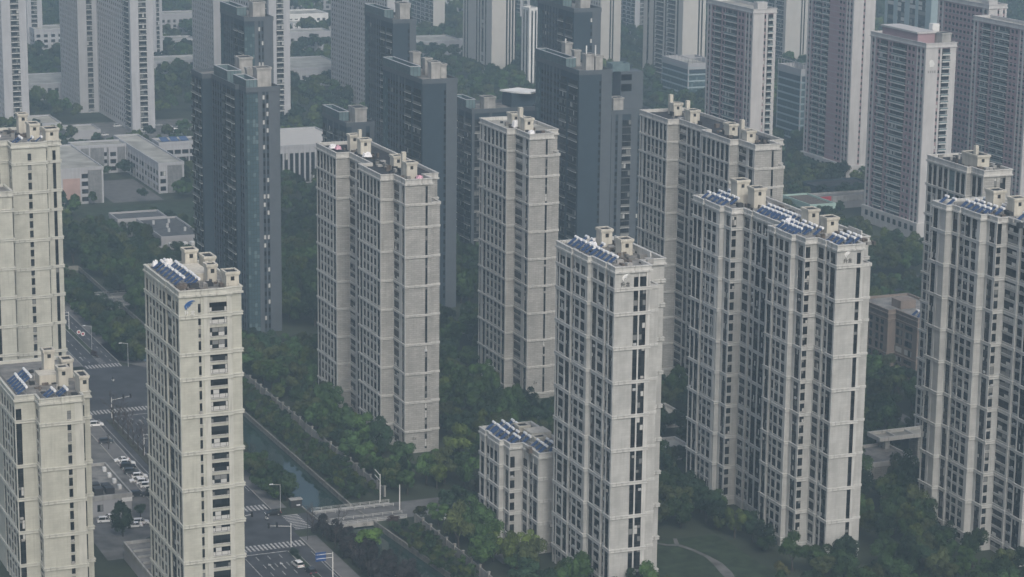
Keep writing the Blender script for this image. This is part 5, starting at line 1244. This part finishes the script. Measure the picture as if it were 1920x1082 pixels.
for i, (s, t) in enumerate(FP):
    car(s, t, rcx.uniform(-.2, .2), rcx.choice(('sedan', 'suv')), rcx.choice(('white', 'white', 'silver')), 'pale car, %s from the left in the far car park above the school' % nth(sorted(range(12), key=lambda q: FP[q][0]).index(i)), 'cars in the far car park')
LP = [(406, 1250), (410, 1246), (415, 1252), (425, 1246), (395, 1247), (436, 1249)]
for i, (s, t) in enumerate(LP):
    car(s, t, rcx.uniform(-.2, .2), 'sedan', rcx.choice(('white', 'silver', 'dark')), 'small car, %s from the left on the lane right of the teal-cornered tower' % nth(sorted(range(6), key=lambda q: LP[q][0]).index(i)), 'cars on the far lane')
# ---------------------------------------------------------------- street furniture
def lamp(label, s, t, rz, h=9.0, arm=2.6, m='white'):
    r = thing('street_lamp', label, 'street lamp', s, t, None, rz)
    b = MB(); b.tube((0, 0, 0), (0, 0, h), .10, .07, 8); b.build('pole', MT[m], r)
    b = MB(); b.tube((0, 0, h - .2), (arm, 0, h + .25), .07, .05, 6); b.build('arm', MT[m], r)
    b = MB(); b.box(arm - .5, arm + .5, -.2, .2, h + .16, h + .34, 0); b.build('lamp_head', MT['tank'], r)
for (lab, s, t, rz) in (('white street lamp at the corner of the far junction', 194.4, 795, R(180)), ('white street lamp beside the black sedan at the near junction', 194.4, 622, R(180)), ('slim street lamp at the near crosswalk end', 194.2, 597, R(180)), ('street lamp beyond the far crosswalk by the median', 188.6, 824, R(180)),
                        ('street lamp beside the road behind the slab tower', 492, 803, R(180))): lamp(lab, s, t, rz, 8.5 if 'slim' not in lab else 10, m='metal' if 'slim' not in lab else 'dkmetal')
def signal(label, s, t, rz, arm=6.5, h=6.8):
    r = thing('traffic_signal', label, 'traffic light', s, t, None, rz)
    b = MB(); b.tube((0, 0, 0), (0, 0, h), .15, .12, 8); b.build('pole', MT['white'], r)
    b = MB(); b.tube((0, 0, h - .9), (arm, 0, h), .09, .06, 6); b.build('arm', MT['white'], r)
    for x in (arm - 2.6, arm - .3):
        b = MB(); b.box(x - .28, x + .28, -.2, .2, h - .7, h + .7, 0); b.build('signal_head', MT['traf'], r)
    b = MB(); b.box(-.2, .2, -.25, -.1, 2.6, 3.6, 0); b.build('pedestrian_head', MT['traf'], r)
signal('traffic signal on a curved arm over the far junction, car park side', 173.8, 734, 0); signal('traffic signal on a long arm over the near crosswalk', 188.2, 593, R(180)); signal('traffic signal reaching out from behind the blue-emblem tower', 172, 604, 0, 9)
def gantry(label, s, t, rz, panel, h=6.2, arm=5.5):
    r = thing('road_sign', label, 'road sign', s, t, None, rz)
    b = MB(); b.tube((0, 0, 0), (0, 0, h + .6), .15, .13, 8); b.build('pole', MT['white'], r)
    b = MB()
    for z in (h - .8, h + .3): b.tube((0, 0, z), (arm, 0, z), .07, .07, 6)
    b.build('arm', MT['white'], r)
    b = MB(); b.box(arm - 2.6, arm + .2, -.16, -.06, h - 1.5, h + .9, 0); p = b.build('panel', MT[panel], r)
    b = MB()
    for (x, w) in ((-2.1, .16), (-1.4, .16), (-.8, .5), (-.2, .14)): b.box(arm + x, arm + x + w, -.2, -.15, h - 1.1, h + .5, 0)
    b.build('lane_arrows', MT['white'], p)
gantry('blue lane sign on a white pole at the bottom edge', 191.0, 566.5, R(180), 'blue', arm=4.4); gantry('small blue road sign on a white pole by the left-edge tower', 187.5, 855, R(180), 'blue'); gantry('plain white sign gantry beside the car park trees', 173.0, 690, 0, 'white', arm=6)
r = thing('direction_sign', 'white sign frame between two posts at the estate gate by the bridge', 'sign', 224, 622)
for (x, y, h) in ((0, 0, 8.2), (2.6, -9, 7.4)): b = MB(); b.tube((x, y, 0), (x, y, h), .16, .13, 8); b.build('post', MT['white'], r)
for z in (6.2, 7.8): b = MB(); b.tube((0, 0, z), (.6, 6, z), .10, n=6); b.build('bar', MT['white'], r)
for i, (x, t) in enumerate(((190.2, 838), (191.0, 835))):
    r = thing('round_sign', ('round white sign left of its twin on the far median', 'round white sign right of its twin on the far median')[i], 'sign', x - 3, t)
    b = MB(); b.tube((0, 0, 0), (0, 0, 2.6), .06, n=6); b.build('post', MT['dkmetal'], r)
    b = MB(); b.tube((0, -.12, 3.1), (0, -.04, 3.1), .75, n=16); b.build('disc', MT['white'], r)
    b = MB(); b.tube((0, -.14, 3.1), (0, -.125, 3.1), .42, n=14); b.build('symbol', MT['red'], r)
# small guard booth near the bridge corner
r = thing('guard_booth', 'small dark booth with pale round sign at the bridge corner', 'booth', 198.5, 625)
b = MB(); b.box(0, 3.2, 0, 1.8, 0, 2.3, 0); b.build('cabin', MT['dkmetal'], r); b = MB(); b.box(-.2, 3.4, -.2, 2.0, 2.3, 2.5, 0); b.build('roof', MT['concrete'], r)
# ---------------------------------------------------------------- scooter riders
def rider(label_p, label_s, s, t, rz, shirt):
    e = thing('scooter', label_s, 'scooter', s, t, None, rz)
    b = MB(); b.box(-.55, .35, -.14, .14, .32, .52, 0); b.box(-.75, -.05, -.16, .16, .5, .78, 0); b.box(.38, .50, -.2, .2, .3, .95, 0); b.build('body', MT['white'], e)
    b = MB(); b.tube((.42, 0, .5), (.30, 0, 1.05), .04); b.tube((.28, -.32, 1.05), (.28, .32, 1.05), .03); b.build('handlebar', MT['dkmetal'], e)
    wm = MB(); wm.tube((0, -.06, 0), (0, .06, 0), .24, n=12); wmm = wm.mesh('wheel', [MT['tyre']])
    for x in (-.62, .60): link('wheel', wmm, e, (x, 0, .24))
    J = {'pel': (-.35, 0, .88), 'che': (-.22, 0, 1.25), 'nec': (-.18, 0, 1.48), 'hed': (-.14, 0, 1.66), 'shl': (-.2, .2, 1.42), 'ell': (.02, .27, 1.2), 'hal': (.26, .28, 1.08), 'shr': (-.2, -.2, 1.42), 'elr': (.02, -.27, 1.2), 'har': (.26, -.28, 1.08),
         'knl': (.08, .15, .82), 'anl': (.12, .14, .40), 'tol': (.28, .14, .36), 'knr': (.08, -.15, .82), 'anr': (.12, -.14, .40), 'tor': (.28, -.14, .36)}
    Ed = [('pel', 'che'), ('che', 'nec'), ('nec', 'hed'), ('che', 'shl'), ('shl', 'ell'), ('ell', 'hal'), ('che', 'shr'), ('shr', 'elr'), ('elr', 'har'), ('pel', 'knl'), ('knl', 'anl'), ('anl', 'tol'), ('pel', 'knr'), ('knr', 'anr'), ('anr', 'tor')]
    Rd = {'pel': .15, 'che': .16, 'nec': .065, 'hed': .11, 'shl': .075, 'shr': .075, 'ell': .05, 'elr': .05, 'hal': .04, 'har': .04, 'knl': .075, 'knr': .075, 'anl': .05, 'anr': .05, 'tol': .04, 'tor': .04}
    ks = list(J); me = bpy.data.meshes.new('person'); me.from_pydata([J[k] for k in ks], [(ks.index(a), ks.index(c)) for a, c in Ed], [])
    me.materials.append(MT[shirt])
    o = link('person', me, None, site(s, t), SITE_RZ + rz); tag(o, label_p, 'person')
    sk = o.modifiers.new('skin', 'SKIN'); o.modifiers.new('smooth', 'SUBSURF').levels = 1
    for i, k in enumerate(ks): me.skin_vertices[0].data[i].radius = (Rd[k], Rd[k])
    me.skin_vertices[0].data[0].use_root = True
    b = MB(); b.tube((-.14, 0, 1.66), (-.14, 0, 1.82), .145, .07, 10); b.build('helmet', MT['dkmetal'], o)
rider('person in dark clothes riding a scooter across the near junction', 'white scooter crossing the near junction', 189, 617.6, R(100), 'cloth')
rider('person in dark clothes riding a scooter across the far junction', 'scooter crossing the wide far junction', 184.8, 777.5, R(-80), 'cloth')
# drying bedding and tarps left on the roofs
def tarp(T, u, v, a, b_, h, m, label):
    w = T.world(u, v); e = MB(); rr = random.Random(int(u * 10 + v)); n = 5
    g = [[(-a + 2 * a * i / n, -b_ + 2 * b_ * j / n, h * (.6 + .4 * rr.random()) * (1 if 0 < i < n and 0 < j < n else .25)) for j in range(n + 1)] for i in range(n + 1)]
    for i in range(n):
        for j in range(n): e.face([g[i][j], g[i + 1][j], g[i + 1][j + 1], g[i][j + 1]], 0)
    o = e.build('tarp', MT[m], None, (w[0], w[1], T.top - .72), R(90) - T.az); tag(o, label, 'tarp')
tarp(TW['E'], 5.4, 29.6, 1.3, 1.0, 2.3, 'tarp', 'white sheet at the back corner of the blue-emblem roof, by the lift house'); tarp(TW['E'], 2.2, 30.2, .8, .9, 2.0, 'tarp', 'smaller white sheet at the far roof corner of the blue-emblem tower')
tarp(TW['F'], 1.6, 29.8, 1.6, 1.6, 2.2, 'tarp', 'white tarp beside the lift house on the long slab roof'); tarp(TW['D'], 4.2, 24.0, 1.4, 1.6, 2.2, 'tarp', 'white cabinet-like cover behind the heaters on the pale-emblem roof')
tarp(TW['C'], -1.8, 63.5, 1.2, 1.2, 1.6, 'tarp', 'white bundle on the black roof of the 1# tower'); tarp(TW['C'], -1.0, 60.5, 1.0, 1.2, 1.6, 'tarppink', 'pink bedding on the black roof of the 1# tower'); tarp(TW['C'], 3.0, 44.0, 1.4, 1.2, 1.8, 'tarp', 'white roof cover between the stair houses of the 1# tower'); tarp(TW['C'], 5.2, 2.4, 1.0, 1.0, 1.4, 'tarppink', 'purple-pink bedding at the near roof corner of the 1# tower')
tarp(TW['B'], 1.6, 16.5, 1.2, 1.2, 3.0, 'tarp', 'white box-like cover on the 2# tower roof'); tarp(TW['B'], 1.6, 3.0, 1.0, 1.2, 1.6, 'tarp', 'white plastic sheet at the near corner of the 2# tower roof'); tarp(TW['H'], .6, 27.5, 1.2, 1.4, 1.8, 'tarp', 'white sheet among the heaters of the right-edge tower')
HAZE = .00032
# ---------------------------------------------------------------- haze: a closed box of even air round everything
b = MB(); b.box(-2600, 2600, -300, 4600, -7, 226, 0)
hz = b.build('haze', [])
tag(hz, kind='stuff')
hm = bpy.data.materials.new('haze_air'); hm.use_nodes = True
n, L = hm.node_tree.nodes, hm.node_tree.links
n.remove(n['Principled BSDF'])
pv = n.new('ShaderNodeVolumePrincipled')
pv.inputs['Color'].default_value = (.64, .85, 1.0, 1)
pv.inputs['Density'].default_value = HAZE
pv.inputs['Anisotropy'].default_value = 0.2
L.new(pv.outputs[0], n['Material Output'].inputs['Volume'])
hz.data.materials.append(hm)
